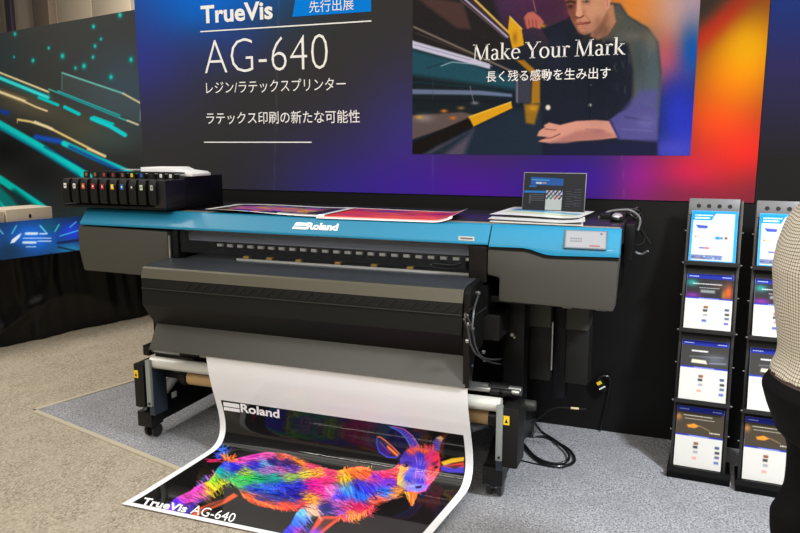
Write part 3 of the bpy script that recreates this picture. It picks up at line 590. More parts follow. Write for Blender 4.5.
# apron (dryer) in front
AX0, AX1 = -2.462, -.822
b = B(); b.prism([(3.12, .963), (2.925, .957), (2.90, .9525), (2.888, .945), (2.875, .9), (2.87, .765), (2.957, .648), (3.0, .64), (3.12, .64)], 'x', AX0, AX1); ap = part('apron', b, M('apron_black', (14, 14, 12), .5, spec=.3, bump=.04, bscale=120), pr, 'black heated apron below the window')
b = B(); b.prism([(2.8995, .9535), (2.8865, .946), (2.8732, .9005), (2.876, .9), (2.89, .944)], 'x', AX0-.002, AX1+.002); part('front_strip', b, strip, ap, 'lighter grey band along the apron edge')
b = B(); b.prism([(3.115, .9665), (2.925, .9605), (2.90, .956), (2.90, .952), (3.115, .96)], 'x', AX0-.002, AX1+.002); part('top_plate', b, M('apron_top', (60, 64, 70), .3, .3), ap)
b = B(); b.box(AX0, AX1, 2.8668, 2.872, .848, .852); part('crease', b, M('crease_grey', (44, 43, 39), .4), ap)
for k in range(30):      # slanted louvres stamped in the upper face
    x = AX0+.25+k*.05; b_ = B() if k == 0 else b_
    b_.prism([(x, .86), (x+.006, .86), (x+.046, .892), (x+.040, .892)], 'y', 2.8705, 2.8745)
part('louvre_pressing', b_, M('louvre_black', (20, 20, 18), .5), ap)
b = B(); b.prism([(2.953, .652), (2.965, .652), (2.893, .534), (2.882, .534)], 'x', AX0+.012, AX1+.014, .001); lp = part('lower_panel', b, charcoal, pr, 'charcoal flap under the apron')
for x, z in ((AX0+.018, .59), (AX0+.018, .628), (AX1-.01, .575)):
    b = B(); b.cyl((x, 2.90+(z-.534)*.6-.014, z), (x, 2.91+(z-.534)*.6, z), .0065, 12); part('screw', b, M('screw_white', (230, 226, 205), .3), lp)
b = B(); b.prism([(3.12, .97), (2.925, .965), (2.885, .94), (2.88, .77), (2.89, .53), (2.93, .53), (2.99, .66), (3.12, .66)], 'x', AX1+.004, AX1+.03, .002); sp = part('side_plate', b, blk, pr)
b = B(); b.prism([(3.12, .966), (2.93, .96), (2.89, .94), (2.88, .77), (2.96, .66), (3.12, .66)], 'x', AX0-.008, AX0-.001, .001); part('side_plate', b, blk, pr)
for (u, v) in ((466, 316), (469, 324), (472, 329), (467, 341), (483, 352), (484, 360), (478, 293)):
    p = UX(u, v, AX1+.034); b = B(); b.cyl(p-Vector((.004, 0, 0)), p+Vector((.008, 0, 0)), .009, 12); b.box(p.x-.002, p.x+.010, p.y-.012, p.y+.012, p.z-.004, p.z+.004, .001); part('cable_clip', b, steel, sp)
for pp in (((465, 314), (469, 321), (473, 334), (476, 348), (484, 358), (500, 359), (515, 352)), ((464, 319), (468, 330), (471, 345), (480, 357), (500, 364), (517, 357)), ((478, 296), (474, 310), (472, 330))):
    b = B(); b.tube([UX(u, v, AX1+.043+.004*k) for k, (u, v) in enumerate(pp)], .0045, 8); part('hose', b, M('hose_grey', (60, 60, 60), .3), pr)
# hull behind the apron, stand
for x0, x1 in ((-3.02, -2.45), (-.72, -.245)): b = B(); b.box(x0, x1, 3.215, 3.80, .875, 1.1, .006); part('end_body', b, blk, pr)
b = B(); b.box(-2.47, -.72, 3.13, 3.80, .68, .80, .01); part('underbody', b, blk, pr)
b = B(); b.box(-3.0, -.25, 3.19, 3.80, .845, .875, .005); part('under_tray', b, blk, pr)
LXs = (-2.575, -.700)
for lx in LXs:
    s_ = -1 if lx < -1 else 1
    b = B(); b.box(lx-.05, lx+.05, 3.34, 3.45, .15, .82, .006); part('leg_column', b, blk, pr)
    b = B(); b.prism([(2.985, .155), (3.08, .2), (3.28, .3), (3.47, .3), (3.80, .15), (3.80, .085), (2.985, .085)], 'x', lx-.04, lx+.04, .004); ft = part('foot_beam', b, blk, pr)
    b = B(); b.box(lx-.045, lx+.045, 2.965, 3.06, .075, .158, .004); part('foot_cap', b, dark, ft)
    for y in (3.03, 3.74):
        b = B(); b.cyl((lx, y, .06), (lx, y, .09), .022, 14); b.box(lx-.022, lx+.022, y-.018, y+.018, .045, .07, .004); cs = part('castor', b, blk, pr)
        for dx in (-.024, .024):
            b = B(); b.cyl((lx+dx-.011, y, .0385), (lx+dx+.011, y, .0385), .0355, 24, bev=.004); part('wheel', b, M('castor_rubber', (28, 28, 29), .3), cs)
b = B(); b.box(LXs[0], LXs[1], 3.36, 3.42, .22, .3, .004); part('cross_beam', b, blk, pr)
b = B(); p = Vector((LXs[0]+.042, 3.16, .20)); b.box(p.x, p.x+.003, p.y-.02, p.y+.02, p.z-.02, p.z+.012, .001); part('info_label', b, M('label_white', (205, 205, 200), .5), pr)
# take-up unit: struts, motor boxes, bars, core
yel = M('warning_yellow', (236, 196, 30), .5)
for s_, xs_, bx0, bx1 in ((-1, -2.512, -2.610, -2.548), (1, -.668, -.655, -.588)):
    b = B(); b.box(xs_-.014, xs_+.014, 2.935, 2.955, .205, .455, .003); st = part('strut', b, M('strut_grey', (150, 156, 154), .35, .4), pr)
    b = B(); b.box(xs_-.016, xs_+.016, 2.955, 3.06, .15, .40, .003); part('strut_plate', b, M('blue_black', (52, 62, 74), .3, .4), pr)
    b = B(); b.cyl((xs_+.002, 2.93, .222), (xs_+.002, 2.936, .222), .006, 10); part('bolt', b, dark, st)
    z0, z1 = (.19, .425) if s_ < 0 else (.175, .445)
    b = B(); b.box(bx0, bx1, 2.945, 3.09, z0, z1, .006); mb = part('motor_box', b, soft, pr, 'black motor box on the %s end of the take-up' % ('left' if s_ < 0 else 'right'))
    b = B(); xl = bx0+.003 if s_ < 0 else bx0+.003; b.box(xl, xl+.026, 2.9435, 2.945, z1-.075, z1-.035); wl = part('warning_label', b, yel, mb, 'yellow warning sticker')
    b = B(); b.prism([(xl+.006, z1-.066), (xl+.020, z1-.066), (xl+.013, z1-.048)], 'y', 2.9427, 2.9435); part('warning_triangle', b, blk, wl)
b = B(); b.cyl((-2.52, 2.985, .432), (-.672, 2.985, .44), .031, 28); part('tension_bar', b, lsteel, pr, 'thick pale tension bar')
b = B(); b.cyl((-2.56, 3.02, .484), (-.60, 3.02, .492), .0135, 18); ub = part('guide_bar', b, steel, pr)
for x in (-2.33, -2.27, -.70, -.66): b = B(); b.cyl((x-.03, 3.02, .486), (x+.03, 3.02, .486), .019, 18, bev=.003); part('collar', b, blk, ub)
b = B(); b.box(-2.58, -2.54, 2.99, 3.06, .46, .515, .004); part('bar_bracket', b, blk, pr)
b = B(); b.cyl((-.84, 3.06, .485), (-.6, 3.06, .485), .021, 18); mb = part('guide_bar', b, steel, pr)
b = B(); b.cyl((-.745, 3.06, .485), (-.655, 3.06, .485), .029, 20, bev=.004); part('collar', b, blk, mb)
b = B(); b.cyl((-.635, 3.06, .485), (-.615, 3.06, .485), .016, 16); part('collar_nut', b, steel, mb)
b = B(); b.cyl((-2.34, 3.06, .352), (-.735, 3.06, .357), .042, 32); core = part('paper_core', b, M('kraft_board', (184, 152, 104), .7, noise=.06, nscale=12), pr, 'brown cardboard take-up core')
for x in (-2.36, -.715): b = B(); b.cyl((x-.022, 3.06, .354), (x+.022, 3.06, .354), .05, 28, bev=.004); part('core_flange', b, blk, core)
for x0, x1 in ((-2.52, -2.37), (-.70, -.62)): b = B(); b.cyl((x0, 3.06, .354), (x1, 3.06, .354), .022, 18); part('core_shaft', b, blk, core)
b = B(); p0 = UY(519, 404, 3.12); p1 = UY(536, 406, 3.12); b.cyl(p0, p1, .024, 22, bev=.003); part('take_up_motor', b, M('motor_grey', (56, 56, 52), .45, .3), pr)
b = B(); b.box(p0.x-.07, p0.x+.02, 3.07, 3.2, p0.z-.05, p0.z+.03, .006); part('motor_mount', b, blk, pr)
# hanging drip covers and drain bottles under the right end
for u0, u1 in ((529.5, 551), (566, 589)):
    a = UY(u0, 322, 3.5).x; c = UY(u1, 322, 3.5).x
    b = B(); b.box(a, c, 3.49, 3.66, .672, .82, .006); dp = part('drain_tank', b, charcoal, pr)
    b = B(); b.box(a+.004, c+.004, 3.505, 3.66, .40, .67, .006); part('drain_tank_lower', b, M('tank_shaded', (24, 24, 23), .5, spec=.3), dp)  # shaded lower stretch of the same panel, painted as a darker colour
b = B(); b.cyl((-.545, 3.5, .70), (-.545, 3.5, .46), .006, 12); part('drain_rod', b, steel, pr)
b = B(); b.box(-.545, -.48, 3.55, 3.66, .30, .82, .008); part('rear_post', b, M('post_navy', (12, 12, 18), .45, spec=.3), pr)
for u, v, w_, h_ in ((489, 331, .045, .03), (486, 322, .03, .05)):
    p = UY(u, v, 3.25); b = B(); b.box(p.x-w_/2, p.x+w_/2, 3.24, 3.28, p.z-h_/2, p.z+h_/2, .004); b.box(p.x-.006, p.x+.006, 3.245, 3.26, p.z, .70); part('sensor_box', b, M('sensor_grey', (92, 92, 90), .4), pr)
for u in (566, 600): p = UY(u, 311, YF); b = B(); b.box(p.x-.02, p.x+.02, YF+.03, YF+.05, .856, .866, .002); part('foot_pad', b, M('pad_grey', (140, 140, 134), .4), pr)
p = UY(512, 335, 3.28); b = B(); b.cyl(p, p+Vector((0, .02, 0)), .008, 14); b.cyl(p+Vector((.012, -.004, -.01)), p+Vector((.012, .02, -.01)), .005, 12); part('valve', b, steel, pr)

# ---- the ink station: two rows of trays on a bracket, with its black housing
ik = thing('ink_station', 'black ink tray holder on the left end of the printer', 'ink station', (-2.77, 3.35, 1.2))
b = B(); b.box(-2.985, -2.466, 3.25, 3.60, 1.2005, 1.378, .006); part('housing', b, dark, ik)
b = B(); b.box(-2.532, -2.458, 3.085, 3.252, 1.225, 1.366, .006); part('end_block', b, M('end_block', (24, 25, 29), .35), ik)
b = B(); b.box(-3.14, -2.46, 3.09, 3.40, 1.214, 1.229, .003); part('shelf', b, blk, ik)
b = B(); b.box(-3.0, -2.5, 3.245, 3.262, 1.36, 1.390, .002); part('rear_face', b, blk, ik)
b = B(); b.box(-2.985, -2.468, 3.2385, 3.262, 1.394, 1.402, .002); part('rear_rail', b, soft, ik)
def tray(x, y, z0, z1, wd, col, lab, grp, dep, first=[None]):
    o = thing('ink_tray', lab, 'ink tray', (x, y, z0), grp)
    b = B(); b.prism([(y, z0+.006), (y-.006, z0+.03), (y-.006, z1-.03), (y+.004, z1), (y+dep, z1), (y+dep, z0)], 'x', x-wd/2, x+wd/2, .003); part('body', b, soft, o)
    if col is not None:
        b = B(); b.box(x-.0085, x+.0085, y-.0082, y-.0055, z1-.050, z1-.024); tg = part('ink_tag', b, M('tag_%d_%d_%d' % col, col, .5), o)
        b = B(); b.box(x-.004, x+.004, y-.0088, y-.0080, z1-.041, z1-.033); part('tag_mark', b, M('tag_dark_%d' % (sum(col) > 500), (70, 70, 70) if sum(col) > 500 else (240, 236, 226), .5), tg)
    return o
fr_cols = [((236, 234, 226), 'front-row ink tray with a white tag, at the far left end'), ((222, 222, 214), 'front-row ink tray with a white tag, second from the left end'), ((236, 110, 40), 'front-row ink tray with the orange tag'), ((214, 50, 54), 'front-row ink tray with a red tag, beside the orange one'), ((196, 44, 66), 'front-row ink tray with a crimson tag, left of the yellow one'), ((242, 204, 30), 'front-row ink tray with the yellow tag'), ((40, 116, 200), 'front-row ink tray with the blue tag'), ((60, 52, 52), 'front-row ink tray with the black tag'), ((206, 222, 190), 'front-row ink tray with the pale green tag'), ((176, 182, 164), 'front-row ink tray with the grey-green tag, at the right end')]
for k, (c, l) in enumerate(fr_cols): tray(UY((65.4, 74.5, 83.4, 93.2, 102.5, 112.4, 122.1, 131.8, 141.3, 151.7)[k], 186, 3.07).x, 3.075, 1.232, 1.366, .046, c, l, 'ink trays in the front row', .16)
bk_cols = [((150, 96, 66), 'brown', 86.3), ((156, 104, 60), 'tan', 95), ((170, 74, 56), 'rust red', 104), ((150, 60, 60), 'dark red', 113), ((140, 84, 70), 'dull brown', 122.5), ((240, 200, 30), 'yellow', 131.8), ((50, 96, 190), 'blue', 141.3), ((40, 38, 40), 'black', 151), ((226, 228, 220), 'white', 160.8), ((230, 228, 224), 'off-white', 170.4)]
for k, (c, nm_, u) in enumerate(bk_cols):
    p = UY(u, 175, 3.236)
    o = thing('ink_tray', 'back-row ink tray with the %s tag peeking over the front row' % nm_, 'ink tray', (p.x, 3.238, 1.232), 'ink trays in the back row')
    b = B(); b.box(p.x-.020, p.x+.020, 3.2365, 3.2445, 1.232, 1.398, .002); part('body', b, soft, o)
    b = B(); b.box(p.x-.008, p.x+.008, 3.2350, 3.2365, 1.372, 1.392); part('ink_tag', b, M('tag_%d_%d_%d' % c, c, .5), o)
# papers on the station
wpaper = M('white_paper', (238, 238, 238), .6)
def drape(Y, eps):
    """height of the printer top / sloped cyan front under a sheet"""
    return np.where(Y < 3.158, 1.130+(Y-3.096)*1.2143+.003, 1.2035)+eps
def sheet_mesh(name, corners, nx, ny, zfn, mat, label, cat, loc, colfn=None, group=None, over=None):
    """a thin curled sheet from four corners (world), zfn(s,t) lift"""
    a, c, e, g = [np.array(q) for q in corners]; s, t = np.meshgrid(np.linspace(0, 1, nx), np.linspace(0, 1, ny))
    Pm = (a+(c-a)*s[..., None])*(1-t[..., None])+(g+(e-g)*s[..., None])*t[..., None]; Pm[..., 2] += zfn(s, t)
    if over is not None: Pm[..., 2] = drape(Pm[..., 1], over)+zfn(s, t)
    cols = np.full(Pm.shape, 240.) if colfn is None else colfn(s, t)
    return tag(link_mesh(name, grid_mesh(name, Pm, cols), mat, None, loc), label, cat, group)
pm = Mprint('sheet_print', .35, coat=.2)
q = [(-2.94, 3.27, 1.414), (-2.66, 3.27, 1.414), (-2.66, 3.55, 1.41), (-2.94, 3.55, 1.41)]
bk0 = UY(141, 170, 3.275).x; bk1 = bk0+.335; b = B()
b.prism([(bk0, 1.3795), (bk0-.004, 1.424), (bk0+.19, 1.426), (bk0+.235, 1.410), (bk1-.02, 1.402), (bk1, 1.392), (bk1, 1.3795)], 'y', 3.275, 3.44, .003)
solo('booklet', b, M('bright_paper', (252, 252, 252), .5), 'thick white booklet lying on top of the ink station', 'booklet', ((bk0+bk1)/2, 3.4, 1.3795))
sheet_mesh('paper_sheet', [(-2.97, 3.266, 1.408), (-2.80, 3.266, 1.412), (-2.80, 3.55, 1.40), (-2.97, 3.55, 1.40)], 24, 10, lambda s, t: .004*np.sin(s*5), pm, 'pale printed paper sheet at the left on top of the ink station', 'paper', (-2.88, 3.4, 1.40), lambda s, t: np.where((t < .25)[..., None], np.array((226., 206, 190)), np.array((170., 180, 200))))

# ---- samples lying on the printer top
def goat_sheet(s, t):
    cv = Canvas(0, 0, 1, 1, 120, (250, 250, 250)); cv.poly([(.05, .012), (.95, .012), (.95, .9), (.09, .9)], (22, 18, 34), .004)
    for _ in range(300):
        x = random.uniform(.14, .75); y = .45+random.gauss(0, .15); c = random.choice([(230, 60, 160), (250, 150, 40), (40, 190, 90), (60, 60, 230), (250, 220, 60), (200, 50, 220), (240, 90, 50)])
        cv.line([(x, y), (x+random.uniform(.03, .12), y+random.uniform(-.06, .06))], .034, c, .006, .95)
    cv.poly([(.3, .35), (.7, .4), (.72, .5), (.3, .5)], (255, 130, 40), .03, .5); cv.poly([(.25, .62), (.6, .7), (.6, .78), (.3, .75)], (60, 70, 230), .03, .6)
    return cv.sample(s, t)
def red_sheet(s, t):
    cv = Canvas(0, 0, 1, 1, 120, (250, 250, 250)); cv.poly([(.02, .008), (.97, .008), (.97, .94), (.03, .94)], (236, 60, 40), .004)
    for _ in range(150):
        x = random.uniform(.06, .9); y = random.uniform(.1, .88); c = random.choice([(240, 60, 40), (255, 110, 50), (60, 60, 200), (200, 30, 120), (255, 140, 60), (60, 20, 120), (230, 40, 60)])
        cv.line([(x, y), (min(x+random.uniform(.04, .14), .95), y+random.uniform(-.04, .04))], .035, c, .01, .7)
    cv.blob(.86, .7, .1, .2, (150, 20, 120), .8); cv.blob(.93, .15, .05, .06, (60, 200, 230), .8); cv.blob(.45, .75, .15, .08, (50, 60, 190), .8); cv.blob(.55, .2, .3, .1, (255, 110, 50), .7)
    return cv.sample(s, t)
z = 1.2135
os_ = lambda u, v: on_slope(u, v)[0]
c4 = [os_(204, 213), os_(324, 220), UZ(357, 208, z), UZ(237, 204.5, z)]
sheet_mesh('sample_print', c4, 90, 50, lambda s, t: .003*np.sin(s*6)+.004*(1-s)*(1-t), pm, 'white-bordered goat sample print lying on the printer, left of the red one', 'print', (-1.9, 3.3, z), goat_sheet, 'sample prints on the printer top', .013)
z2 = 1.2055
c4 = [os_(316, 220.5), os_(452, 225.5), UZ(468, 213.5, z2), UZ(345, 208, z2)]
sheet_mesh('sample_print', c4, 90, 50, lambda s, t: .022*np.clip((s-.86)/.14, 0, 1)**2+.002*(1-t), pm, 'red and orange abstract sample print lying on the printer', 'print', (-1.2, 3.3, z2), red_sheet, 'sample prints on the printer top', .006)
# stack at the right end
def stack(k, z, cs, lab, colfn, cu):
    sheet_mesh('sample_print', [(lambda p: Vector((p.x, min(p.y, 3.44 if k < 2 else 9), p.z)))(UZ(u, v, z)) for u, v in cs], 60, 30, cu, pm, lab, 'print', (-.6, 3.3, z), colfn, 'sample sheets stacked beside the laptop')
def bluetop(s, t):
    cv = Canvas(0, 0, 1, 1, 120, (246, 246, 244)); cv.poly([(.08, .5), (.92, .42), (.92, .62), (.12, .74)], (120, 184, 214), .02); cv.poly([(.08, .62), (.5, .58), (.5, .7), (.12, .78)], (40, 120, 190), .03, .8); cv.poly([(.06, .3), (.92, .24), (.92, .36), (.1, .44)], (200, 214, 150), .03, .8)
    return cv.sample(s, t)
stack(0, 1.203, [(489, 222.3), (583, 227.3), (592, 214), (512, 210)], 'bottom sample sheet of the stack in front of the laptop', lambda s, t: np.where((t < .12)[..., None], np.array((200., 190, 170)), np.array((240., 238, 232))), lambda s, t: .004*s)
stack(1, 1.211, [(487.5, 218.8), (585, 224.4), (593.5, 212.5), (512, 208.5)], 'middle sample sheet of the stack in front of the laptop', lambda s, t: np.full(s.shape+(3,), 232.), lambda s, t: .012*np.clip((s-.7)/.3, 0, 1)**2)
stack(2, 1.222, [(489, 214.2), (580, 219), (595, 211), (514, 206.8)], 'top sample sheet with a blue band in front of the laptop', bluetop, lambda s, t: .008*np.clip((s-.75)/.25, 0, 1)**2*(1-t)+.002*np.sin(s*5))
# laptop
lp0 = Vector((-.592, 3.66, 1.2)); lt = thing('laptop', 'open laptop showing dark print software on the right end of the printer', 'laptop', lp0, None, 0.)
sil = M('laptop_grey', (120, 118, 122), .35, .6)
b = B(); b.box(-.155, .155, -.20, .012, .001, .017, .004); part('base', b, sil, lt)
RT = Matrix.Translation((0, .012, .017)) @ Matrix.Rotation(math.radians(-11), 4, 'X')
b = B(); b.box(-.155, .155, 0, .006, 0, .197, .003, RT); lid = part('lid', b, sil, lt)
b = B(); b.box(-.151, .151, -.0006, .0002, .004, .193, 0, RT); part('bezel', b, blk, lid)
lc = Canvas(0, 0, 64, 38, 8, (30, 31, 34)); Pq = lc.poly
Pq([(6.5, 3.5), (41.5, 5), (41.5, 12.5), (6.5, 12)], (14, 96, 176), .2); Pq([(0, 18), (23.5, 18), (23.5, 20.3), (0, 20.3)], (20, 130, 210), .2); Pq([(5, 12.5), (13, 12.5), (13, 14.3), (5, 14.3)], (20, 110, 190), .2); lc.line([(8, 6.5), (26, 7)], 1.4, (70, 160, 220), .3); lc.line([(13, 9.8), (18, 9.9)], 1.8, (230, 230, 236), .3); lc.line([(20, 9.8), (23, 9.8)], 1.4, (230, 160, 150), .3)
for k in range(4): lc.line([(8, 22+k*2), (22, 22+k*2)], .5, (120, 122, 128), .2); lc.blob(6.8, 23+k*2.4, .8, .8, (180, 180, 180), .8)
Pq([(23.6, 26), (41, 26), (41, 38), (23.6, 38)], (214, 222, 216), .2)
for j in range(2):
    for k in range(4):
        x, y = 24+k*4.4, 17.5+j*5; Pq([(x, y), (x+4, y), (x+4, y+4.4), (x, y+4.4)], (226, 226, 230), .2); lc.line([(x+.8, y+3.6), (x+3, y+.8)], 1.5, random.choice([(40, 140, 70), (180, 50, 60), (40, 60, 160), (30, 30, 40)]), .3)
for k in range(7): lc.line([(45, 18+k*2.6), (50+k % 3*3, 18+k*2.6)], .5, (110, 112, 118), .2, .8); lc.line([(54, 16+k*2.8), (61, 16+k*2.8)], .6, (84, 86, 92), .2)
o_ = RT @ Vector((-.148, -.0012, .009)); ax_ = RT.to_3x3() @ Vector((.296, 0, 0)); ay_ = RT.to_3x3() @ Vector((0, 0, .182))
link_mesh('screen', panel_grid('screen', o_, ax_, ay_, 170, 110, lambda s, t, P: lc.sample(s*64, (1-t)*38)), Mprint('lcd', .3, emit=.8, spec=.1), lid)['label'] = 'lit screen with print job windows'
# mouse and leads on the right end
p = UZ(617, 221.5, 1.2); ms = thing('computer_mouse', 'small silver and black mouse on the right end of the printer', 'mouse', p)
b = B(); b.ell(p+Vector((0, 0, .012)), (.032, .05, .024), 24); b.bm.transform(Matrix.Translation((0, 0, 0)))
for v in b.bm.verts: v.co.z = max(v.co.z, p.z+.001)
part('shell', b, blk, ms); b = B(); b.ell(p+Vector((0, -.004, .022)), (.026, .040, .018), 20); part('top_shell', b, M('mouse_silver', (210, 212, 214), .2, .6), ms)
cb = M('cable_black', (16, 16, 17), .3); cg = M('cable_grey', (120, 120, 122), .35)
bx = thing('cable_hub', 'black cable hub with tangled leads hanging off the printer right end', 'cables', UZ(633, 220, 1.2))
b = B(); p = UZ(606, 219, 1.2); b.box(p.x-.03, p.x+.02, p.y-.0, p.y+.10, 1.201, 1.225, .004); p2 = UZ(632, 217, 1.2); b.box(p.x+.03, -.24, 3.62, 3.80, 1.201, 1.232, .005); part('hub_box', b, dark, bx)
ld = [((597, 219), (608, 212), (622, 210), (632, 211), (640, 219), (638, 230)), ((600, 216), (612, 210.5), (628, 209), (640, 212), (641, 224), (632, 238)), ((610, 218), (624, 213), (633, 217), (640, 228), (650, 244)), ((626, 224), (630, 236), (634, 250), (641, 254), (648, 251)), ((628, 216), (636, 208), (641, 210), (637, 218), (628, 226), (626, 245), (624, 262)), ((620, 214), (630, 222), (642, 233), (643, 243), (634, 246))]
for k, l in enumerate(ld):
    b = B(); b.tube([UY(u, v, 3.66+.02*k+.015*math.sin(i*1.7+k)) for i, (u, v) in enumerate(l)], .0055, 8); part('lead', b, cg if k in (0, 3) else cb, bx)
for u, v in ((628, 222), (631, 229), (629, 236)): p = UY(u, v, 3.7); b = B(); b.box(p.x-.012, p.x+.012, 3.69, 3.72, p.z-.01, p.z+.01, .003); part('plug', b, M('plug_grey', (130, 130, 132), .3), bx)
b = B(); p = UY(623, 240, 3.6); b.box(-.233, -.19, 3.5, 3.74, 1.02, 1.19, .006); part('side_socket_box', b, blk, pr)

# ================================================================== THE POSTER COMING OUT OF THE PRINTER
prof = [(2.945, .618), (2.917, .578), (2.897, .540), (2.903, .46), (2.922, .37), (2.944, .29), (2.961, .22), (2.968, .16), (2.962, .112), (2.940, .075), (2.905, .055), (2.85, .046), (2.76, .037), (2.65, .027), (2.53, .016), (2.43, .0075), (2.356, .005)]
pp = np.array([(v.x, v.y) for v in smooth_pts([Vector((a, c, 0)) for a, c in prof], 24)])
dl = np.r_[0, np.cumsum(np.hypot(*np.diff(pp, axis=0).T))]; SL = dl[-1]
def paper(fr, s):
    """fr 0..1 across, s = length along the sheet -> points and normals"""
    fr = np.asarray(fr, float); s = np.asarray(s, float); s2 = s
    y = np.interp(s2, dl, pp[:, 0]); z = np.interp(s2, dl, pp[:, 1]); e = .004
    dy = np.interp(s2+e, dl, pp[:, 0])-np.interp(s2-e, dl, pp[:, 0]); dz = np.interp(s2+e, dl, pp[:, 1])-np.interp(s2-e, dl, pp[:, 1]); q = np.hypot(dy, dz)+1e-9
    X = -2.117-.155*(2.895-y)+fr*1.318
    yy = y+fr*.012*np.clip((2.6-y)/.23, 0, 1)
    P = np.stack([X, yy, z], -1); N = np.stack([np.zeros_like(y), dz/q, -dy/q], -1); return P, N
def paper_at(u, v):
    g = paper_at.g; i = int(np.argmin((g[2][..., 0]-u)**2+(g[2][..., 1]-v)**2)); return g[0].flat[i], g[1].flat[i]
nf, ns = 660, 430
FR, SS = np.meshgrid(np.linspace(0, 1, nf), np.linspace(0, SL, ns)); PP, NN = paper(FR, SS); UVp = proj_np(PP); paper_at.g = (FR, SS, UVp)
cv = Canvas(110, 380, 490, 600, 4, (17, 16, 16))
cv.poly([(330, 540), (480, 480), (480, 600), (110, 600)], (30, 28, 27), 20, .6)
def mix(P, w=0): return P
orange = (240, 84, 40)
# far legs, drawn as glowing outlines
cv.poly([(234, 493), (224, 499), (211, 503), (198, 508), (191, 515), (186, 520), (194, 522), (201, 513), (214, 508), (226, 503), (238, 496)], (236, 84, 34), .8); cv.poly([(226, 498), (205, 506), (196, 513), (206, 510), (222, 503)], (40, 26, 34), 1.5, .7)
cv.poly([(212, 494), (205, 500), (196, 504.5), (191, 516), (185, 520), (176, 519), (184, 508), (196, 499)], (54, 40, 150), 1.2)
cv.poly([(319, 516), (345, 516), (334, 524), (324, 532), (318, 545), (308, 548), (310, 532)], (226, 76, 44), .8); cv.poly([(324, 519), (336, 519), (328, 525), (318, 533), (313, 540), (315, 530)], (44, 30, 34), 1.2, .8); cv.blob(315, 533, 8, 5, (130, 60, 220), .9)
body = [(224, 462), (232, 460), (240, 457.4), (250.5, 455), (266, 452), (282, 453), (296, 457.4), (310, 463.5), (323.7, 468), (337.7, 470.5), (351.6, 467.5), (362, 466), (373, 471), (386, 470), (394, 468), (399, 463), (402, 478), (403, 490), (396, 498), (377.7, 503.5), (372, 508), (366, 514), (354.6, 518.5), (345, 519), (333, 514), (320, 516), (312, 516), (303, 527), (298, 534), (292, 548), (276, 548), (283.6, 531), (290.6, 524), (296, 513), (303, 505), (299, 508), (283.6, 509.5), (266, 507.5), (250.5, 503), (243, 496), (236, 486), (230, 483), (222, 485), (215, 492), (204, 497), (190, 502.5), (179, 505), (174, 513), (165, 514), (168, 505), (176, 497.5), (190, 491), (198, 485), (208.5, 481), (213.5, 474.4), (217.5, 468)]
CTRL = [(228, 465, (46, 60, 226), 2.8), (222, 473, (30, 170, 170), 2.4), (236, 468, (40, 40, 220), .4), (241, 472, (200, 235, 60), .2), (237, 478, (50, 200, 90), .3), (214, 479, (150, 220, 60), 2.3), (207, 487, (252, 222, 40), 2.2), (222, 485, (250, 214, 40), 1.7), (200, 487, (238, 60, 200), 2.6), (186, 495, (226, 60, 190), 2.6), (173, 504, (96, 40, 236), 2.4), (168, 511, (140, 50, 230), 2.2),
 (238, 459, (236, 70, 180), .1), (252, 457, (240, 60, 190), 0), (266, 454, (244, 80, 170), 0), (282, 455, (246, 90, 60), .2), (297, 460, (255, 130, 30), .3), (312, 466, (236, 50, 120), .3), (325, 470, (240, 60, 130), .2), (262, 463, (120, 190, 236), .3), (272, 461, (18, 20, 110), .4), (286, 464, (26, 20, 120), .5), (254, 464, (30, 40, 190), .2), (266, 470, (206, 120, 216), .1), (280, 470, (226, 110, 190), .1), (292, 469, (120, 60, 180), .2),
 (246, 481, (36, 190, 80), .2), (258, 479, (30, 160, 110), .1), (272, 477, (40, 160, 140), 0), (290, 477, (150, 200, 80), -.2), (304, 474, (252, 222, 50), -.3), (318, 472, (255, 180, 50), -.2), (252, 488, (20, 60, 210), .3), (266, 488, (26, 90, 230), .3), (281, 487, (40, 60, 225), .2), (276, 495, (20, 40, 170), .2), (296, 484, (40, 40, 200), .1), (292, 497, (40, 30, 150), .2), (262, 498, (70, 40, 120), .3), (312, 483, (236, 30, 150), -.2), (326, 478, (246, 50, 120), -.3), (318, 491, (232, 40, 150), .3), (310, 499, (255, 170, 60), -.4), (330, 491, (230, 120, 200), .8), (344, 477, (255, 200, 50), 1.2), (353, 472, (255, 110, 40), .8), (346, 488, (60, 150, 240), 1.3), (338, 495, (40, 60, 230), 1.1), (357, 484, (40, 40, 200), 1.2), (338, 503, (220, 110, 200), .5), (348, 507, (250, 60, 110), .7), (358, 505, (226, 40, 110), .6), (350, 514, (255, 130, 40), .9), (340, 512, (160, 60, 190), .4), (326, 508, (30, 30, 120), .2),
 (366, 473, (252, 84, 40), .5), (375, 478, (150, 50, 210), .9), (368, 488, (56, 44, 226), 1.1), (360, 496, (40, 110, 240), 1.1), (385, 474, (240, 40, 100), .3), (388, 482, (120, 50, 220), .5), (384, 491, (40, 110, 246), .3), (395, 492, (255, 140, 30), -.3), (376, 501, (255, 100, 60), -.2), (366, 509, (250, 60, 90), .5), (396, 472, (230, 50, 60), -.2),
 (246, 497, (240, 90, 40), .5), (262, 505, (244, 86, 36), .3), (284, 507, (244, 70, 40), .1), (298, 506, (230, 50, 60), 0), (301, 512, (90, 190, 240), 2.2), (311, 511, (255, 190, 150), 2.3), (296, 521, (40, 110, 246), 2.2), (305, 521, (90, 120, 240), 2.2), (287, 532, (50, 50, 226), 2.2), (298, 532, (200, 60, 190), 2.2), (284, 545, (60, 60, 220), 2.)]
CX = np.array([(c[0], c[1]) for c in CTRL]); CC = np.array([c[2] for c in CTRL], float); CA = np.array([c[3] for c in CTRL])
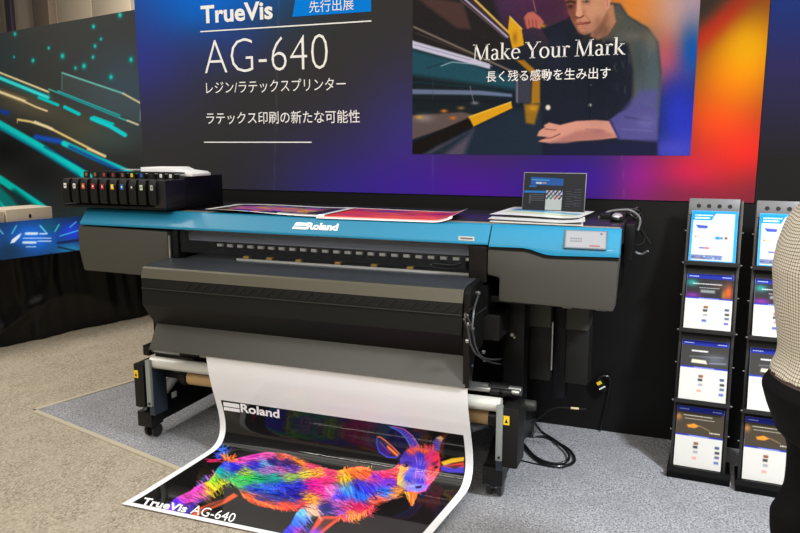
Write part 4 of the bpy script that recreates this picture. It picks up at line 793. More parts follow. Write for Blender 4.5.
def field(x, y, k=1.):
    d = (x-CX[:, 0])**2+((y-CX[:, 1])*1.3)**2; w = 1/(d+3)**2.2; w /= w.sum(); return w@CC, math.atan2((w*np.sin(CA)).sum(), (w*np.cos(CA)).sum())
def fill_field(X, Y):
    out = np.empty(X.shape+(3,), np.float32); den = np.zeros(X.shape); acc = np.zeros(X.shape+(3,))
    for (cx, cy), c in zip(CX, CC):
        wgt = 1/(((X-cx)**2+((Y-cy)*1.3)**2)+3)**2.2; den += wgt; acc += wgt[..., None]*c
    return (acc/den[..., None]).astype(np.float32)
cv.poly(body, None, .6, 1., fill_field)
bx_ = np.array(body); cnt = 0
for _ in range(9000):
    x = random.uniform(164, 404); y = random.uniform(451, 548)
    if not Canvas.inside(body, np.array([[x]]), np.array([[y]]))[0, 0]: continue
    c, a = field(x+random.gauss(0, 2.2), y+random.gauss(0, 1.4)); a += random.gauss(0, .13); l = random.uniform(4, 11); cnt += 1
    c = np.clip((c-128)*1.15+128, 0, 255); r = random.random()
    c = c*.28 if r < .27 else (c+(255-c)*.4 if r > .9 else c*.9)
    dx, dy = math.cos(a)*l, math.sin(a)*l*.8; bend = random.gauss(0, .8)
    cv.line([(x, y), (x-dx*.5+bend, y+dy*.5), (x-dx, y+dy)] if a > 1.5 else [(x, y), (x+dx*.5, y+dy*.5+bend), (x+dx, y+dy)], random.uniform(.3, .8), c, .28, .6)
    if cnt > 4200: break
for k in range(70):                                    # belly and chest fringe, back-line tufts
    q = random.random(); x = 240+60*q; y = 494+14*math.sin(min(q*1.9, 1.57)); cv.line([(x, y-1), (x+random.uniform(2, 7), y+random.uniform(2, 5))], .7, random.choice([(244, 86, 36), (226, 56, 40), (255, 130, 60)]), .3, .8)
for k in range(60):
    x = random.uniform(338, 374); y = 517-(x-345)**2*.006 if x < 360 else 516-(x-360)*.7; cv.line([(x, y-2), (x+random.uniform(-2, 4), y+random.uniform(2, 5))], .8, random.choice([(255, 120, 40), (250, 60, 110), (255, 180, 60), (230, 40, 90)]), .3, .8)
for k in range(34):
    x = random.uniform(344, 372); y = 469+random.uniform(-1, 2); cv.line([(x, y), (x+random.uniform(-1, 4), y-random.uniform(1., 3.))], .7, random.choice([(255, 120, 30), (255, 70, 60), (255, 180, 50)]), .3, .8)
for k in range(24):
    x = random.uniform(196, 216); y = 487-(x-198)*.78; cv.line([(x, y+1), (x-random.uniform(1, 5), y-random.uniform(0, 4))], .6, random.choice([(230, 60, 210), (90, 150, 250), (250, 120, 220)]), .3, .75)
for k in range(110):                                    # tail tuft
    r = k/110; c = random.choice([(40, 90, 240), (60, 130, 250), (70, 50, 210)]) if r < .5 else random.choice([(255, 120, 30), (255, 170, 50), (250, 80, 50)]) if r < .8 else (236, 40, 110)
    x, y = (random.uniform(216, 228), random.uniform(448, 459)) if r < .5 else (random.uniform(224, 234), random.uniform(455, 462)) if r < .8 else (random.uniform(209, 222), random.uniform(459, 462))
    cv.line([(x, y), (x+random.uniform(-5, 5), y+random.uniform(-5, 2) if r < .8 else y)], .8, c, .4, .85)
# horns, ears, head
cv.poly([(389, 426.4), (395, 426.8), (402, 428.5), (408, 431.5), (413, 436), (417.5, 442), (420, 449), (411, 449.5), (408.5, 443), (404, 436.5), (397, 430.5)], (92, 70, 190), .5)
for k in range(9): t_ = k/9; x = 397+t_*20; y = 428.5+t_*t_*19+t_*1; cv.line([(x+2.6-t_*1, y-1.6+t_), (x-3.4-t_, y+3.4)], .7, (40, 30, 110), .3, .8)
cv.line([(390, 426.8), (400, 431.5), (406.5, 439), (411, 448)], .8, (70, 150, 240), .3, .9); cv.line([(392, 426.2), (404, 429), (413, 436), (419, 446)], .7, (240, 120, 170), .3, .8)
cv.poly([(431, 450), (433, 442), (436, 437.5), (440.5, 436), (443.5, 438), (441, 443), (439.5, 451)], (96, 80, 180), .5); cv.poly([(436, 438), (440.5, 436), (443.7, 438), (441, 442)], (230, 180, 110), .7, .9)
for k in range(5): cv.line([(432.5+k*.4, 447-k*2), (440+k*.2, 448-k*2)], .6, (40, 34, 100), .3, .8)
ear = [(377, 437), (380, 436.8), (384.6, 440), (392.7, 447), (399.6, 454), (396, 457.5), (387, 457), (379, 451.6), (376.6, 443.5)]
cv.poly(ear, (26, 18, 50), .5); cv.poly([(378, 443), (384, 447), (392, 455), (387, 456.5), (379.5, 451)], (70, 40, 150), 1, .7); cv.poly([(386, 443), (393, 449), (398, 455), (393, 456), (388, 450)], (130, 50, 60), 1, .7); cv.line(ear[:5], 1.2, (255, 120, 40), .4); cv.line(ear[4:]+[ear[0]], 1.3, (60, 70, 220), .4); cv.line([(388, 447), (397, 455)], 2.4, (255, 140, 40), .7); cv.line([(380, 442), (390, 453)], .8, (150, 60, 200), .4)
er = [(441, 462), (446, 460), (452, 458.3), (463, 457.2), (464, 465), (464, 472.5), (449, 472.5), (441, 470.5)]
cv.poly([(441, 462), (452, 458.3), (464, 457), (464, 461), (452, 463), (444, 466)], (240, 190, 50), .5); cv.poly([(441, 466), (450, 464), (464, 464), (464, 473), (449, 472.5), (441, 470.5)], (70, 60, 190), .6); cv.poly([(443, 466), (452, 464), (464, 462), (464, 467), (450, 468)], (226, 70, 60), .6); cv.poly([(446, 466), (455, 465.5), (463, 465), (455, 469)], (50, 26, 40), .8, .8)
head = [(407.7, 449), (414, 447.5), (421.6, 448.5), (430, 449), (439, 452), (440.5, 463), (439, 472), (434, 480), (428.5, 486), (426, 491), (417, 493.3), (409, 491.5), (404.5, 489), (397, 484.5), (397.5, 476), (400, 468), (400, 459), (404, 452.5)]
HC_ = [(404, 457, (66, 52, 184)), (400.5, 462, (90, 60, 190)), (402, 468, (250, 150, 50)), (412, 460, (80, 50, 200)), (420, 456, (54, 50, 190)), (420, 466, (70, 50, 190)), (430, 456, (226, 50, 120)), (437, 459, (240, 56, 80)), (412, 470, (70, 60, 200)), (418, 474, (130, 60, 190)), (421, 481, (56, 50, 180)), (408, 478, (50, 60, 200)), (400, 478, (236, 176, 70)), (399, 484, (200, 180, 90)), (404, 485, (170, 150, 120)), (433, 472, (240, 66, 66)), (430, 480, (250, 90, 140)), (426, 487, (180, 90, 220)), (416, 489, (140, 140, 236)), (408, 488, (150, 120, 210)), (424, 450, (255, 100, 40)), (412, 450, (240, 90, 60))]
HX = np.array([(c[0], c[1]) for c in HC_], float); HCc = np.array([c[2] for c in HC_], float)
def head_field(X, Y):
    den = 0; acc = 0
    for (cx, cy), c in zip(HX, HCc): wg = 1/((X-cx)**2+(Y-cy)**2+2)**2; den = den+wg; acc = acc+wg[..., None]*c
    return (acc/den[..., None]).astype(np.float32)
cv.poly(head, None, .5, 1., head_field)
for _ in range(520):
    x = random.uniform(399, 440); y = random.uniform(448, 490)
    if not Canvas.inside(head, np.array([[x]]), np.array([[y]]))[0, 0]: continue
    c = head_field(np.array([[x+random.gauss(0, 1.2)]]), np.array([[y+random.gauss(0, 1.)]]))[0, 0]; c = c*random.choice([.5, .8, 1, 1.25]); a = math.atan2(y-463, (x-420)*.9)
    cv.line([(x, y), (x+math.cos(a)*random.uniform(2, 5), y+math.sin(a)*random.uniform(2, 5))], random.uniform(.3, .6), np.clip(c, 0, 255), .25, .6)
for k in range(34): x = random.uniform(408, 434); cv.line([(x, 450), (x+random.uniform(-3, 3), 446+random.uniform(-2, 1))], .7, random.choice([(255, 100, 40), (240, 60, 70), (226, 60, 130)]), .3, .8)
cv.blob(407, 463, 4.5, 2.6, (40, 26, 120), .85); cv.blob(405.5, 467.5, 3.4, 2.4, (255, 150, 40), .95); cv.poly([(402.3, 466), (405.5, 463.8), (409, 465.5), (406, 467.8)], (16, 10, 30), .4); cv.blob(404.8, 465.2, .6, .5, (250, 230, 200), .9)
cv.blob(434, 464, 3, 2, (60, 16, 60), .8); cv.blob(436, 469, 2.2, 2, (250, 120, 50), .8); cv.poly([(433.4, 467.4), (436, 465.6), (438.6, 467), (436.4, 468.8)], (16, 8, 30), .4)
for k in range(26): x = random.uniform(414, 426); y = random.uniform(455, 476); cv.line([(x, y), (418+(x-418)*.75, y+random.uniform(4, 8))], .5, random.choice([(150, 140, 250), (110, 90, 230), (30, 24, 110), (200, 120, 220)]), .25, .75)
for k in range(18): y = random.uniform(458, 484); cv.line([(438.5-(y-458)*.28, y), (434-(y-458)*.26, y+random.uniform(2, 5))], .7, random.choice([(255, 90, 60), (240, 40, 90), (120, 16, 70)]), .3, .75)
cv.line([(409, 480), (412, 484), (416, 486)], .9, (36, 26, 110), .4, .8); cv.line([(427, 482), (425, 485)], .9, (120, 20, 80), .4, .8)
cv.poly([(408, 486.5), (414, 484), (422, 484), (427, 486.5), (423, 489.5), (417, 490), (411, 489.5)], (120, 120, 230), .7, .9); cv.poly([(415, 486.5), (422, 485.5), (421, 488), (416, 488.5)], (24, 14, 50), .5); cv.line([(409, 491), (417, 493), (426, 490)], .8, (236, 80, 140), .4); cv.blob(412, 486, 3, 1, (170, 190, 250), .7)
for k in range(70): x = random.gauss(411, 3.2); cv.line([(x, 493+random.uniform(-1, 1)), (411+(x-411)*.5+random.uniform(-.5, 2), random.uniform(498, 507)-abs(x-411)*.9)], .8, random.choice([(255, 130, 30), (255, 190, 60), (240, 90, 40)]), .3, .85)
# white border by position on the sheet
def sheet_cols():
    c = cv.sample(UVp[..., 0], UVp[..., 1]); out = np.array(c)
    s_top = paper_at(218.6, 400)[1]; s_topR = paper_at(461.6, 431)[1]
    st = s_top+(s_topR-s_top)*FR*0+0
    white = (FR*1.318 < .034) | (FR*1.318 > 1.318-.036) | (SS < st) | (SS > SL-.026)
    out[white] = (236, 236, 236); return out
po = link_mesh('poster', grid_mesh('poster', PP, sheet_cols()), Mprint('poster_print', .4, coat=.85, spec=.06), None, (-1.6, 2.65, .004))
tag(po, 'large goat poster hanging from the printer and curling out over the carpet', 'poster')
def poster_text(txt, pa, pb, pc, bold=0., shear=0., label=None, polys=None, name='lettering'):
    """pa lower-left, pb lower-right, pc upper-left pixel -> laid on the sheet"""
    A_, B_, C_ = [np.array(paper_at(*q)) for q in (pa, pb, pc)]
    def fn(s, t):
        f_, q_ = A_+(B_-A_)*s+(C_-A_)*t; P_, N_ = paper(f_, q_); return Vector(P_+N_*.0012)
    b = B(); b.flat(polys or text_polys(txt, bold, shear)[0], fn); return part(name, b, white_ink, po, label, smooth=False)
poster_text('Roland', (241, 412), (279.5, 418.2), (240.5, 403.2), .03, 0, 'white Roland heading on the poster')
poster_text('', (224.3, 409.8), (240, 412.3), (223.5, 402), polys=[[(0, 0), (1, 0), (1, .40), (0, .40)], [(0, .50), (1, .50), (1, 1), (0, 1)]], label='white emblem beside the heading', name='emblem')
poster_text('TrueVis', (141, 504.3), (185.5, 512.8), (145, 497.6), .03, .08, 'white bold TrueVis at the poster foot')
poster_text('AG-640', (190, 513.3), (233, 523), (194.5, 505), 0, .05, 'thin white AG-640 at the poster foot')

# ================================================================== BROCHURE RACKS
def brochure_canvas(k):
    c = Canvas(0, 0, 210, 297, .62, (226, 226, 228)); W = c.poly
    def rect(x0, y0, x1, y1, col, f=1.2, al=1.): W([(x0, y0), (x1, y0), (x1, y1), (x0, y1)], col, f, al)
    def txt(x0, x1, y, h, col, step=7):
        x = x0
        while x < x1: wv = random.uniform(3, step); rect(x, y, min(x+wv, x1), y+h, col, .9); x += wv+1.6
    if k == 0:
        rect(0, 0, 210, 297, (40, 150, 226)); rect(10, 16, 196, 290, (204, 208, 214)); W([(0, 10), (112, 10), (92, 56), (0, 56)], (24, 140, 222), 1)
        txt(16, 96, 24, 7, (240, 246, 255), 9); txt(16, 84, 38, 10, (240, 246, 255), 12); txt(110, 190, 34, 4, (180, 186, 200))
        txt(20, 182, 66, 3, (150, 150, 160)); W([(22, 84), (78, 88), (74, 104), (34, 104)], (50, 66, 170), 2, .9); txt(24, 80, 112, 3, (120, 130, 180))
        for y in range(92, 130, 9): txt(100, 188, y, 2.2, (190, 192, 200))
        rect(20, 148, 30, 158, (240, 130, 90)); rect(34, 148, 44, 158, (226, 190, 110)); rect(114, 150, 134, 166, (40, 130, 220), 3); rect(136, 152, 148, 164, (60, 110, 200), 3); rect(156, 150, 168, 164, (120, 80, 60), 2)
        for y in range(168, 210, 9): txt(20, 84, y, 2.2, (190, 192, 200)); txt(100, 186, y+8, 2.2, (176, 190, 210))
        rect(44, 214, 66, 222, (60, 90, 190), 2); rect(66, 214, 90, 222, (214, 60, 70), 2); txt(100, 180, 236, 3, (220, 160, 150)); rect(10, 258, 150, 284, (110, 116, 150), 2)
        for q in range(26): rect(*(lambda x, y: (x, y, x+8, y+7))(random.uniform(12, 150), random.uniform(260, 276)), random.choice([(190, 196, 220), (60, 60, 100), (60, 130, 210), (140, 140, 170)]), 1.5, .8)
    else:
        hd = {1: (44, 40, 44), 2: (58, 56, 54), 3: (70, 62, 50)}[k]; hh = {1: 128, 2: 132, 3: 138}[k]
        rect(0, 0, 210, hh+8, (28, 42, 150)); rect(0, 26, 210, hh, hd); txt(10, 54, 12, 5, (190, 200, 240)); txt(160, 200, 12, 5, (190, 200, 240))
        if k == 1:
            c.blob(25, 50, 26, 18, (40, 170, 160), .8); c.blob(190, 92, 16, 40, (236, 90, 30), .9); c.blob(170, 110, 10, 30, (200, 130, 40), .6); c.blob(30, 118, 34, 14, (140, 40, 170), .8); c.blob(150, 60, 40, 16, (90, 70, 60), .6); txt(30, 160, 52, 5, (226, 226, 226)); txt(60, 150, 74, 3, (190, 190, 190)); rect(66, 86, 130, 102, (150, 160, 158), 4, .8)
        elif k == 2:
            c.blob(150, 90, 50, 26, (104, 108, 120), .7); txt(46, 120, 50, 8, (236, 236, 236)); c.line([(40, 84), (190, 76)], 5, (120, 124, 136), 3, .7); W([(50, 96), (110, 98), (120, 116), (46, 114)], (230, 222, 196), 3, .9); c.line([(130, 110), (200, 106)], 5, (150, 154, 170), 3, .8)
        else:
            c.blob(8, 56, 14, 16, (190, 120, 60), .9); txt(30, 160, 42, 4, (224, 218, 200)); txt(36, 170, 58, 3, (190, 186, 170)); W([(48, 92), (80, 82), (104, 92), (84, 104), (54, 104)], (226, 140, 50), 3); c.line([(104, 90), (150, 108)], 4, (170, 140, 100), 2, .7); txt(150, 196, 116, 6, (210, 206, 190))
        rect(0, hh, 210, hh+8, (44, 54, 160)); rect(0, hh+8, 210, 297, (206, 203, 196)); txt(60, 150, hh+3, 3, (190, 200, 240))
        for y in range(hh+22, 285, 10): txt(12, 96, y, 1.8, (204, 203, 202)); txt(118, 170, y+3, 1.8, (206, 205, 204))
        for x, y, col in ((84, 172, (120, 70, 50)), (82, 190, (50, 48, 50)), (84, 214, (150, 150, 160)), (80, 244, (224, 150, 140) if k > 1 else (70, 90, 170)), (178, 180, (60, 66, 110)), (180, 204, (56, 54, 60)), (180, 226, (80, 90, 120)), (178, 252, (84, 100, 170))): rect(x, y, x+20, y+13, col, 2, .9)
    return c
BC = [brochure_canvas(k) for k in range(4)]
steelgrey = M('rack_silver', (104, 104, 106), .4, .3); rackblk = M('rack_black', (34, 33, 33), .4)
broch_mat = Mprint('brochure_print', .5, spec=.1)
LN = .24
kinds = ['blue-bordered flyer', 'flyer with an orange-lit dark picture', 'flyer with a grey picture and bold heading', 'flyer with a brown picture and orange object']
tiers = [(1.0, 1.232), (.69, .936), (.367, .627), (.05, .32)]
def rack(ox, oy, rz, lab, side, first=None):
    r = thing('brochure_rack', lab, 'brochure rack', (ox, oy, 0), 'brochure racks against the black wall', rz)
    xl, xr = -.122, .108
    for x in (xl, xr):
        b = B(); b.prism([(.03, .01), (.048, .01), (.048+LN*1.29, 1.285), (.03+LN*1.29, 1.285)], 'x', x-.006, x+.006, .001); part('upright', b, rackblk, r)
    b = B(); b.box(-.137, .137, -.012, .20, .0025, .035, .003); b.box(-.137, .137, -.012, .0, .0025, .06, .003); part('base_tray', b, blk, r)
    b = B(); b.prism([(.052, .04), (.056, .04), (.054+LN*1.23, 1.225), (.05+LN*1.23, 1.225)], 'x', xl, xr); part('back_sheet', b, M('rack_backing', (26, 26, 27), .4), r)
    RH = Matrix.Translation((0, .030+LN*1.22, 1.215)) @ Matrix.Rotation(-math.atan(LN), 4, 'X')
    b = B(); b.box(xl-.003, xr-.010, -.004, .004, 0, .078, .001, RH); hp = part('header_plate', b, steelgrey, r, 'silver top plate with four holes')
    for k in range(4):
        x = xl+.040+k*.046; b = B(); c = RH @ Vector((x, -.0045, .042)); q_ = RH @ Vector((x, -.006, .042)); b.cyl(c, q_, .010, 20); part('hole', b, blk, hp)
    for i, (z0, z1) in enumerate(tiers):
        yb = .03+LN*z0-.055
        if i < 3:
            b = B(); b.prism([(yb-.012, z0-.014), (yb-.012, z0+.006), (yb-.006, z0+.006), (yb-.004, z0-.006), (.045+LN*z0, z0-.006), (.045+LN*z0, z0-.014)], 'x', xl-.006, xr+.008, .001); sh = part('shelf', b, rackblk, r)
            for x in (xl-.010, xr+.012):
                b = B(); b.cyl((x-.004, yb-.005, z0-.006), (x+.004, yb-.005, z0-.006), .0045, 10); part('rivet', b, M('rivet_steel', (110, 110, 108), .4, .5), sh)
        for x in (xl-.011, xr+.011):
            zz = (z0+z1)/2+.02; b = B(); b.cyl((x-.004, .036+LN*zz, zz), (x+.004, .036+LN*zz, zz), .0035, 10); part('pin', b, M('rivet_steel'), r)
    Rm = Matrix.Translation((ox, oy, 0)) @ Matrix.Rotation(rz, 4, 'Z')
    for i, (z0, z1) in enumerate(tiers):
        yb = .03+LN*z0-.050; yt = .028+LN*z1; L = math.hypot(yt-yb, z1-z0); al = math.atan2(yt-yb, z1-z0)
        if i == 3: yb += .035
        c = BC[i]; wdt = .205; o_ = Vector((-.1105, yb, z0+.002)); up = Vector((0, yt-yb, z1-z0)); nrm = Vector((0, -up.z, up.y)).normalized()
        loc = Rm @ o_; bro = thing('brochure', '%s on the %s shelf of the %s rack' % (kinds[i], ['top', 'second', 'third', 'bottom'][i], side), 'brochure', loc, 'flyers in the %s rack' % side, rz)
        b = B(); b.box(0, wdt, 0, .006, 0, up.length, 0, Matrix.Rotation(-al, 4, 'X')); part('page_block', b, wpaper, bro)
        me = panel_grid('cover_page', nrm*.0006, (wdt, 0, 0), up, 100, 150, lambda s, t, P, c=c: c.sample(s*210, (1-t)*297)); link_mesh('cover_page', me, broch_mat, bro)
    return r
rack(.150, 3.497, math.radians(-2.5), 'black wire brochure rack nearest the printer, in full view', 'left')
rack(.443, 3.452, math.radians(-2.5), 'black brochure rack half hidden behind the man in the check shirt', 'right')

# ================================================================== LOOSE CABLES
def cable(pts, r, lab, cat, mat=cb, grp=None):
    b = B(); b.tube(pts, r, 10); P_ = Vector(pts[0]); return solo('power_cable' if mat is cb else 'wire', b, mat, lab, cat, (P_.x, P_.y, 0), grp)
g = .0085
cable([UY(524, 412, 3.6), UY(529, 424, 3.68)]+[UZ(u, v, g+.002) for u, v in ((531, 436), (545, 437), (558, 443), (569, 450), (574.5, 458), (571, 464), (556, 466.5), (540, 462), (528, 452), (520, 440))]+[UY(519, 432, 3.64)], .0075, 'thick black cable making the wide outer loop on the carpet', 'cable')
cable([UY(527, 410, 3.62)]+[UZ(u, v, g+.012) for u, v in ((540, 430), (556, 441), (568, 453), (567, 461))]+[UZ(u, v, g) for u, v in ((553, 463.5), (536, 457), (524, 444))]+[UY(520, 437, 3.62)], .0065, 'black cable making the inner loop on the carpet', 'cable')
cable([UZ(u, v, .007) for u, v in ((516, 459), (530, 462.5), (548, 466), (562, 467.5), (570, 464))], .0035, 'thin black lead lying flat at the front of the cable loops', 'cable')
w_ = thing('loose_wire', 'thin dark wire with a pale tip sticking out toward the wall', 'wire', UY(537, 420, 3.5))
b = B(); b.tube([UY(u, v, 3.5) for u, v in ((531, 424), (540, 417.5), (548, 411), (558, 407.5), (572, 408))], .0035, 8); part('lead', b, cb, w_)
b = B(); b.cyl(UY(571, 408, 3.5), UY(579, 408.8, 3.5), .0055, 12); part('tip', b, M('tip_cream', (206, 196, 150), .4), w_); b = B(); b.cyl(UY(579, 408.8, 3.5), UY(586, 409, 3.5), .004, 12); part('pin', b, cb, w_)
pg = thing('wall_plug', 'black plug with a yellow sticker lying against the black wall', 'plug', UY(600, 385, 3.94))
c0 = UY(601, 384, 3.93); RM = Matrix.Translation(c0) @ Matrix.Rotation(math.radians(-35), 4, 'Y')
b = B(); b.box(-.021, .021, -.020, .020, -.042, .042, .008, RM); part('plug_body', b, blk, pg)
b = B(); b.box(-.013, .013, -.0215, -.019, .004, .022, 0, RM); part('sticker', b, yel, pg, 'yellow sticker'); b = B(); b.box(-.018, .018, -.0215, -.019, -.020, -.013, 0, RM); part('sticker', b, wpaper, pg, 'white sticker')
b = B(); b.tube([RM @ Vector((0, 0, .04)), UY(606, 376, 3.94), UY(610, 380, 3.945), UY(608, 396, 3.945), UY(604, 415, 3.945), UZ(600, 431, .006)], .005, 8); part('cord', b, cb, pg)

# ================================================================== THE MAN AT THE RIGHT EDGE
pz = UZ(778, 366, 1.0); FA = YAW
px = Vector((pz.x, pz.y, 0)); HX_ = Vector((math.cos(FA), math.sin(FA), 0))
pc = px+HX_*.12
per = thing('person', 'person in a beige check shirt and black trousers standing side-on at the right edge', 'person', pc, None, FA)
def remesh(b, vox, name, mat, parent, smooth_it=6):
    me = bpy.data.meshes.new(name); b.bm.to_mesh(me); b.bm.free(); o = bpy.data.objects.new(name, me); COL.objects.link(o)
    m = o.modifiers.new('r', 'REMESH'); m.mode = 'VOXEL'; m.voxel_size = vox; m2 = o.modifiers.new('s', 'SMOOTH'); m2.iterations = smooth_it; m2.factor = .5
    dg = bpy.context.evaluated_depsgraph_get(); dg.update(); me2 = bpy.data.meshes.new_from_object(o.evaluated_get(dg)); bpy.data.objects.remove(o); me2.name = name
    r = bpy.data.objects.new(name, me2); COL.objects.link(r); me2.materials.clear(); me2.materials.append(mat); me2.shade_smooth(); r.parent = parent; return r
def capsule(b, p, q, r0, r1, seg=16):
    p, q = Vector(p), Vector(q); d = (q-p).normalized(); a = d.orthogonal().normalized(); c = d.cross(a); rings = []
    for k in range(5): t_ = math.sin(k/4*PI/2); rr = max(r0*t_, .0004); rings.append((p-d*r0*math.cos(k/4*PI/2), a*rr, c*rr))
    for k in range(5): t_ = math.cos(k/4*PI/2); rr = max(r1*t_, .0004); rings.append((q+d*r1*math.sin(k/4*PI/2), a*rr, c*rr))
    b.loft(rings, seg)
# silhouette of the back edge (local x) by height, measured
back = [(0.55, -.150), (.62, -.113), (.73, -.112), (.81, -.132), (.88, -.156), (.93, -.168), (.97, -.136), (1.0, -.120), (1.06, -.126), (1.15, -.135), (1.24, -.139), (1.30, -.126), (1.36, -.102), (1.41, -.064)]
bz = [a for a, _ in back]; bxs = [c+float(np.interp(a, [.55, .62, .73, .81, .93, 1., 1.15, 1.3, 1.41], [.036, .031, .022, .016, .006, 0, -.012, -.025, -.035])) for a, c in back]
def bk(z): return float(np.interp(z, bz, bxs))
def back_edge(target, x1, wy, yc=0.):
    """rear end of an ellipse whose outline, seen from the front left, reaches target"""
    lo, hi = target-.02, x1-.02
    for _ in range(40):
        m = (lo+hi)/2; e = (m+x1)/2-.52*yc-math.hypot((x1-m)/2, .52*wy)
        if e < target: lo = m
        else: hi = m
    return (lo+hi)/2
def torso_rings(zs, fr_, wy, grow=0.):
    R = []
    for z in zs:
        gw = grow(z) if callable(grow) else grow; x1 = fr_(z)+gw; y = wy(z)+gw; x0 = back_edge(bk(z)-gw, x1, y); R.append((((x0+x1)/2, 0, z), ((x1-x0)/2, 0, 0), (0, y, 0)))
    return R
front = lambda z: float(np.interp(z, [.8, .95, 1.0, 1.15, 1.3, 1.41, 1.46], [.10, .118, .12, .125, .12, .09, .06]))
widy = lambda z: float(np.interp(z, [.8, .93, 1.0, 1.15, 1.3, 1.38, 1.42, 1.46], [.16, .175, .165, .18, .20, .19, .12, .07]))
skin = M('skin', (206, 160, 132), .5, noise=.03, nscale=20)
body_b = B(); body_b.loft(torso_rings([.82, .9, 1.0, 1.1, 1.2, 1.3, 1.36, 1.40], lambda z: front(z), widy, -.012))
capsule(body_b, (-.005, 0, 1.38), (.035, 0, 1.52), .058, .052)
body_b.ell((.06, 0, 1.60), (.098, .077, .118), 24); body_b.ell((.085, 0, 1.545), (.07, .058, .062), 20)
capsule(body_b, (.142, 0, 1.612), (.158, 0, 1.572), .009, .013); body_b.ell((.143, 0, 1.54), (.016, .024, .007)); body_b.ell((.137, 0, 1.512), (.022, .026, .018))
for sy in (-1, 1):
    body_b.ell((.045, sy*.078, 1.59), (.02, .010, .03)); body_b.ell((.143, sy*.034, 1.612), (.012, .017, .010))
    ax_ = .075 if sy > 0 else .02; S0 = (ax_, sy*.185, 1.35); E0 = (ax_+.02, sy*.225, 1.07); W0 = (ax_+.135, sy*.21, .87)
    capsule(body_b, S0, E0, .048, .040); capsule(body_b, E0, W0, .040, .028)
    hd = Vector((ax_+.17, sy*.205, .80)); capsule(body_b, W0, hd, .028, .030); body_b.ell((ax_+.163, sy*.205, .815), (.036, .020, .045))
    for k in range(4):
        k0 = Vector((ax_+.147+k*.017, sy*.205, .785)); l = (.062, .072, .068, .052)[k]; m1 = k0+Vector((.006, -sy*.004, -l*.5)); m2 = m1+Vector((-.006, -sy*.012, -l*.45)); capsule(body_b, k0, m1, .0085, .008, 10); capsule(body_b, m1, m2, .008, .007, 10)
    capsule(body_b, (ax_+.187, sy*.20, .825), (ax_+.208, sy*.192, .79), .010, .009, 10); capsule(body_b, (ax_+.208, sy*.192, .79), (ax_+.213, sy*.188, .762), .009, .008, 10)
    capsule(body_b, (.05, sy*.09, .84), (.115, sy*.10, .48), .062, .044); capsule(body_b, (.115, sy*.10, .48), (.08, sy*.105, .09), .044, .034); capsule(body_b, (.03, sy*.105, .05), (.15, sy*.115, .035), .032, .028)
bd = remesh(body_b, .0065, 'body', skin, per, 4)
for sy in (-1, 1):
    b = B(); b.ell((.149, sy*.034, 1.612), (.010, .013, .009)); e = part('eye', b, M('eye_white', (230, 226, 220), .2), per); b = B(); b.ell((.157, sy*.034, 1.612), (.003, .006, .006)); part('iris', b, M('iris_dark', (40, 28, 22), .2), e)
    b = B(); capsule(b, (.150, sy*.018, 1.632), (.142, sy*.05, 1.634), .005, .004, 8); part('eyebrow', b, M('hair_black', (26, 22, 20), .5), per)
b = B(); b.ell((.145, 0, 1.54), (.018, .024, .004)); part('lips', b, M('lip', (170, 100, 92), .5), per)
b = B(); b.ell((.045, 0, 1.63), (.102, .086, .105), 28); b.ell((-.005, 0, 1.575), (.055, .07, .07), 20)
for v in b.bm.verts:
    if v.co.x > .075 and v.co.z < 1.668: v.co.x = .075
hr = remesh(b, .008, 'hair', M('hair_black'), per, 2)
# check shirt
def Mcheck():
    m = bpy.data.materials.new('check_cloth'); m.use_nodes = True; nt = m.node_tree; b = nt.nodes['Principled BSDF']; b.inputs['Roughness'].default_value = .85; b.inputs['Specular IOR Level'].default_value = .2
    def nd(t_, **k):
        n_ = nt.nodes.new('ShaderNodeMath'); n_.operation = t_
        for i, v in k.items(): n_.inputs[int(i[1])].default_value = v
        return n_
    tc = nt.nodes.new('ShaderNodeTexCoord'); nz = nt.nodes.new('ShaderNodeTexNoise'); nz.inputs['Scale'].default_value = 9; nz.inputs['Detail'].default_value = 1
    mv = nt.nodes.new('ShaderNodeMixRGB'); mv.blend_type = 'ADD'; mv.inputs[0].default_value = .022
    nt.links.new(tc.outputs['Object'], nz.inputs['Vector']); nt.links.new(tc.outputs['Object'], mv.inputs[1]); nt.links.new(nz.outputs['Color'], mv.inputs[2])
    sx = nt.nodes.new('ShaderNodeSeparateXYZ'); nt.links.new(mv.outputs[0], sx.inputs[0])
    at = nd('ARCTAN2'); nt.links.new(sx.outputs[1], at.inputs[0]); nt.links.new(sx.outputs[0], at.inputs[1])
    fac = []
    for src, sc in ((at.outputs[0], 11.), (sx.outputs[2], 122)):
        mul = nd('MULTIPLY', _1=sc); fr_ = nd('FRACT'); sb = nd('SUBTRACT', _1=.5); ab = nd('ABSOLUTE'); gt = nt.nodes.new('ShaderNodeMapRange'); gt.inputs[1].default_value = .09; gt.inputs[2].default_value = .2; gt.inputs[3].default_value = 1; gt.inputs[4].default_value = 0
        nt.links.new(src, mul.inputs[0]); nt.links.new(mul.outputs[0], fr_.inputs[0]); nt.links.new(fr_.outputs[0], sb.inputs[0]); nt.links.new(sb.outputs[0], ab.inputs[0]); nt.links.new(ab.outputs[0], gt.inputs[0]); fac.append(gt)
    add = nd('ADD'); nt.links.new(fac[0].outputs[0], add.inputs[0]); nt.links.new(fac[1].outputs[0], add.inputs[1]); hf = nd('MULTIPLY', _1=.5); nt.links.new(add.outputs[0], hf.inputs[0])
    r = nt.nodes.new('ShaderNodeValToRGB'); r.color_ramp.elements[0].color = rgba((226, 220, 206)); r.color_ramp.elements[1].color = rgba((70, 60, 50)); e = r.color_ramp.elements.new(.5); e.color = rgba((164, 152, 132))
    nt.links.new(hf.outputs[0], r.inputs[0]); nt.links.new(r.outputs[0], b.inputs['Base Color']); return m
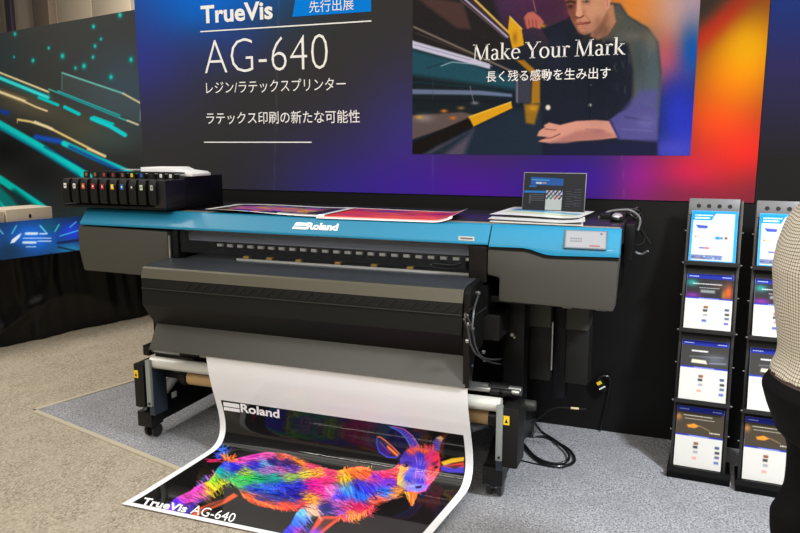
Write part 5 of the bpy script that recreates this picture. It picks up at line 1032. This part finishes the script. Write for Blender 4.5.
b = B(); b.loft(torso_rings([.966, .985, 1.0, 1.03, 1.06, 1.10, 1.15, 1.2, 1.24, 1.27, 1.3, 1.33, 1.36, 1.385, 1.41, 1.43], front, widy, lambda z: .009 if z < 1.02 else 0.), 40)
for sy in (-1, 1): ax_ = .075 if sy > 0 else .02; capsule(b, (ax_, sy*.18, 1.35), (ax_+.02, sy*.225, 1.07), .062, .056); capsule(b, (ax_+.02, sy*.225, 1.07), (ax_+.13, sy*.21, .885), .056, .042)
remesh(b, .007, 'shirt', Mcheck(), per, 5)
b = B(); b.loft([((.0, 0, 1.40), (.072, 0, -.012), (0, .074, 0)), ((.012, 0, 1.43), (.066, 0, -.012), (0, .068, 0)), ((.018, 0, 1.452), (.062, 0, -.012), (0, .064, 0))], 32); part('collar', b, M('collar_cloth', (206, 196, 176), .85), per)
# trousers, belt, shoes
tw = M('black_twill', (13, 13, 15), .8, spec=.15, bump=.15, bscale=60)
b = B(); b.loft(torso_rings([.80, .84, .88, .905, .93, .945, .957, .97, .985], lambda z: front(z)+.004, lambda z: widy(z)+.002, lambda z: -.012 if z > .96 else 0.), 36)
def legring(z, sy, x0, x1, wy): return (((x0+x1)/2, sy*.098, z), ((x1-x0)/2, 0, 0), (0, wy, 0))
for sy in (-1, 1):
    zz = [.90, .81, .73, .67, .62, .58, .55, .50, .40, .25, .10, .055]; xb = [-.160, -.134, -.113, -.112, -.114, -.130, -.150, -.146, -.125, -.105, -.095, -.098]; xf = [.09, .10, .10, .10, .095, .09, .085, .08, .07, .06, .065, .07]; wy_ = [.09, .10, .098, .094, .09, .088, .086, .084, .078, .072, .068, .07]
    xf = [.12, .16, .19, .2, .2, .2, .195, .195, .185, .16, .15, .155]; xb = [back_edge(x0+.01+float(np.interp(z, [.3, .55, .73, .81, .93], [.03, .032, .028, .02, .004])), x1, wv, .098) for x0, x1, wv, z in zip(xb, xf, wy_, zz)]
    b.loft([legring(z, sy, x0, x1, wv) for z, x0, x1, wv in zip(zz, xb, xf, wy_)], 28)
capsule(b, (-.05, -.13, .90), (.03, -.165, .925), .014, .012, 10); capsule(b, (-.03, -.16, .575), (.06, -.175, .60), .014, .012, 10); capsule(b, (-.02, -.17, .80), (.05, -.18, .83), .014, .01, 10)
remesh(b, .008, 'trousers', tw, per, 4)
b = B(); b.loft(torso_rings([.958, .972], front, widy, .0), 40); part('belt', b, M('belt_brown', (62, 40, 32), .5), per)
for sy in (-1, 1):
    b = B(); b.loft([((.0, sy*.11, .035), (.055, 0, 0), (0, .040, 0)), ((.015, sy*.11, .07), (.055, 0, 0), (0, .038, 0))], 20); b.ell((.08, sy*.115, .035), (.135, .046, .034), 24); b.box(-.05, .21, sy*.115-.04, sy*.115+.04, .002, .022, .01)
    for v in b.bm.verts: v.co.z = max(v.co.z, .0025)
    remesh(b, .008, 'shoe', M('shoe_black', (18, 18, 18), .3), per, 3)
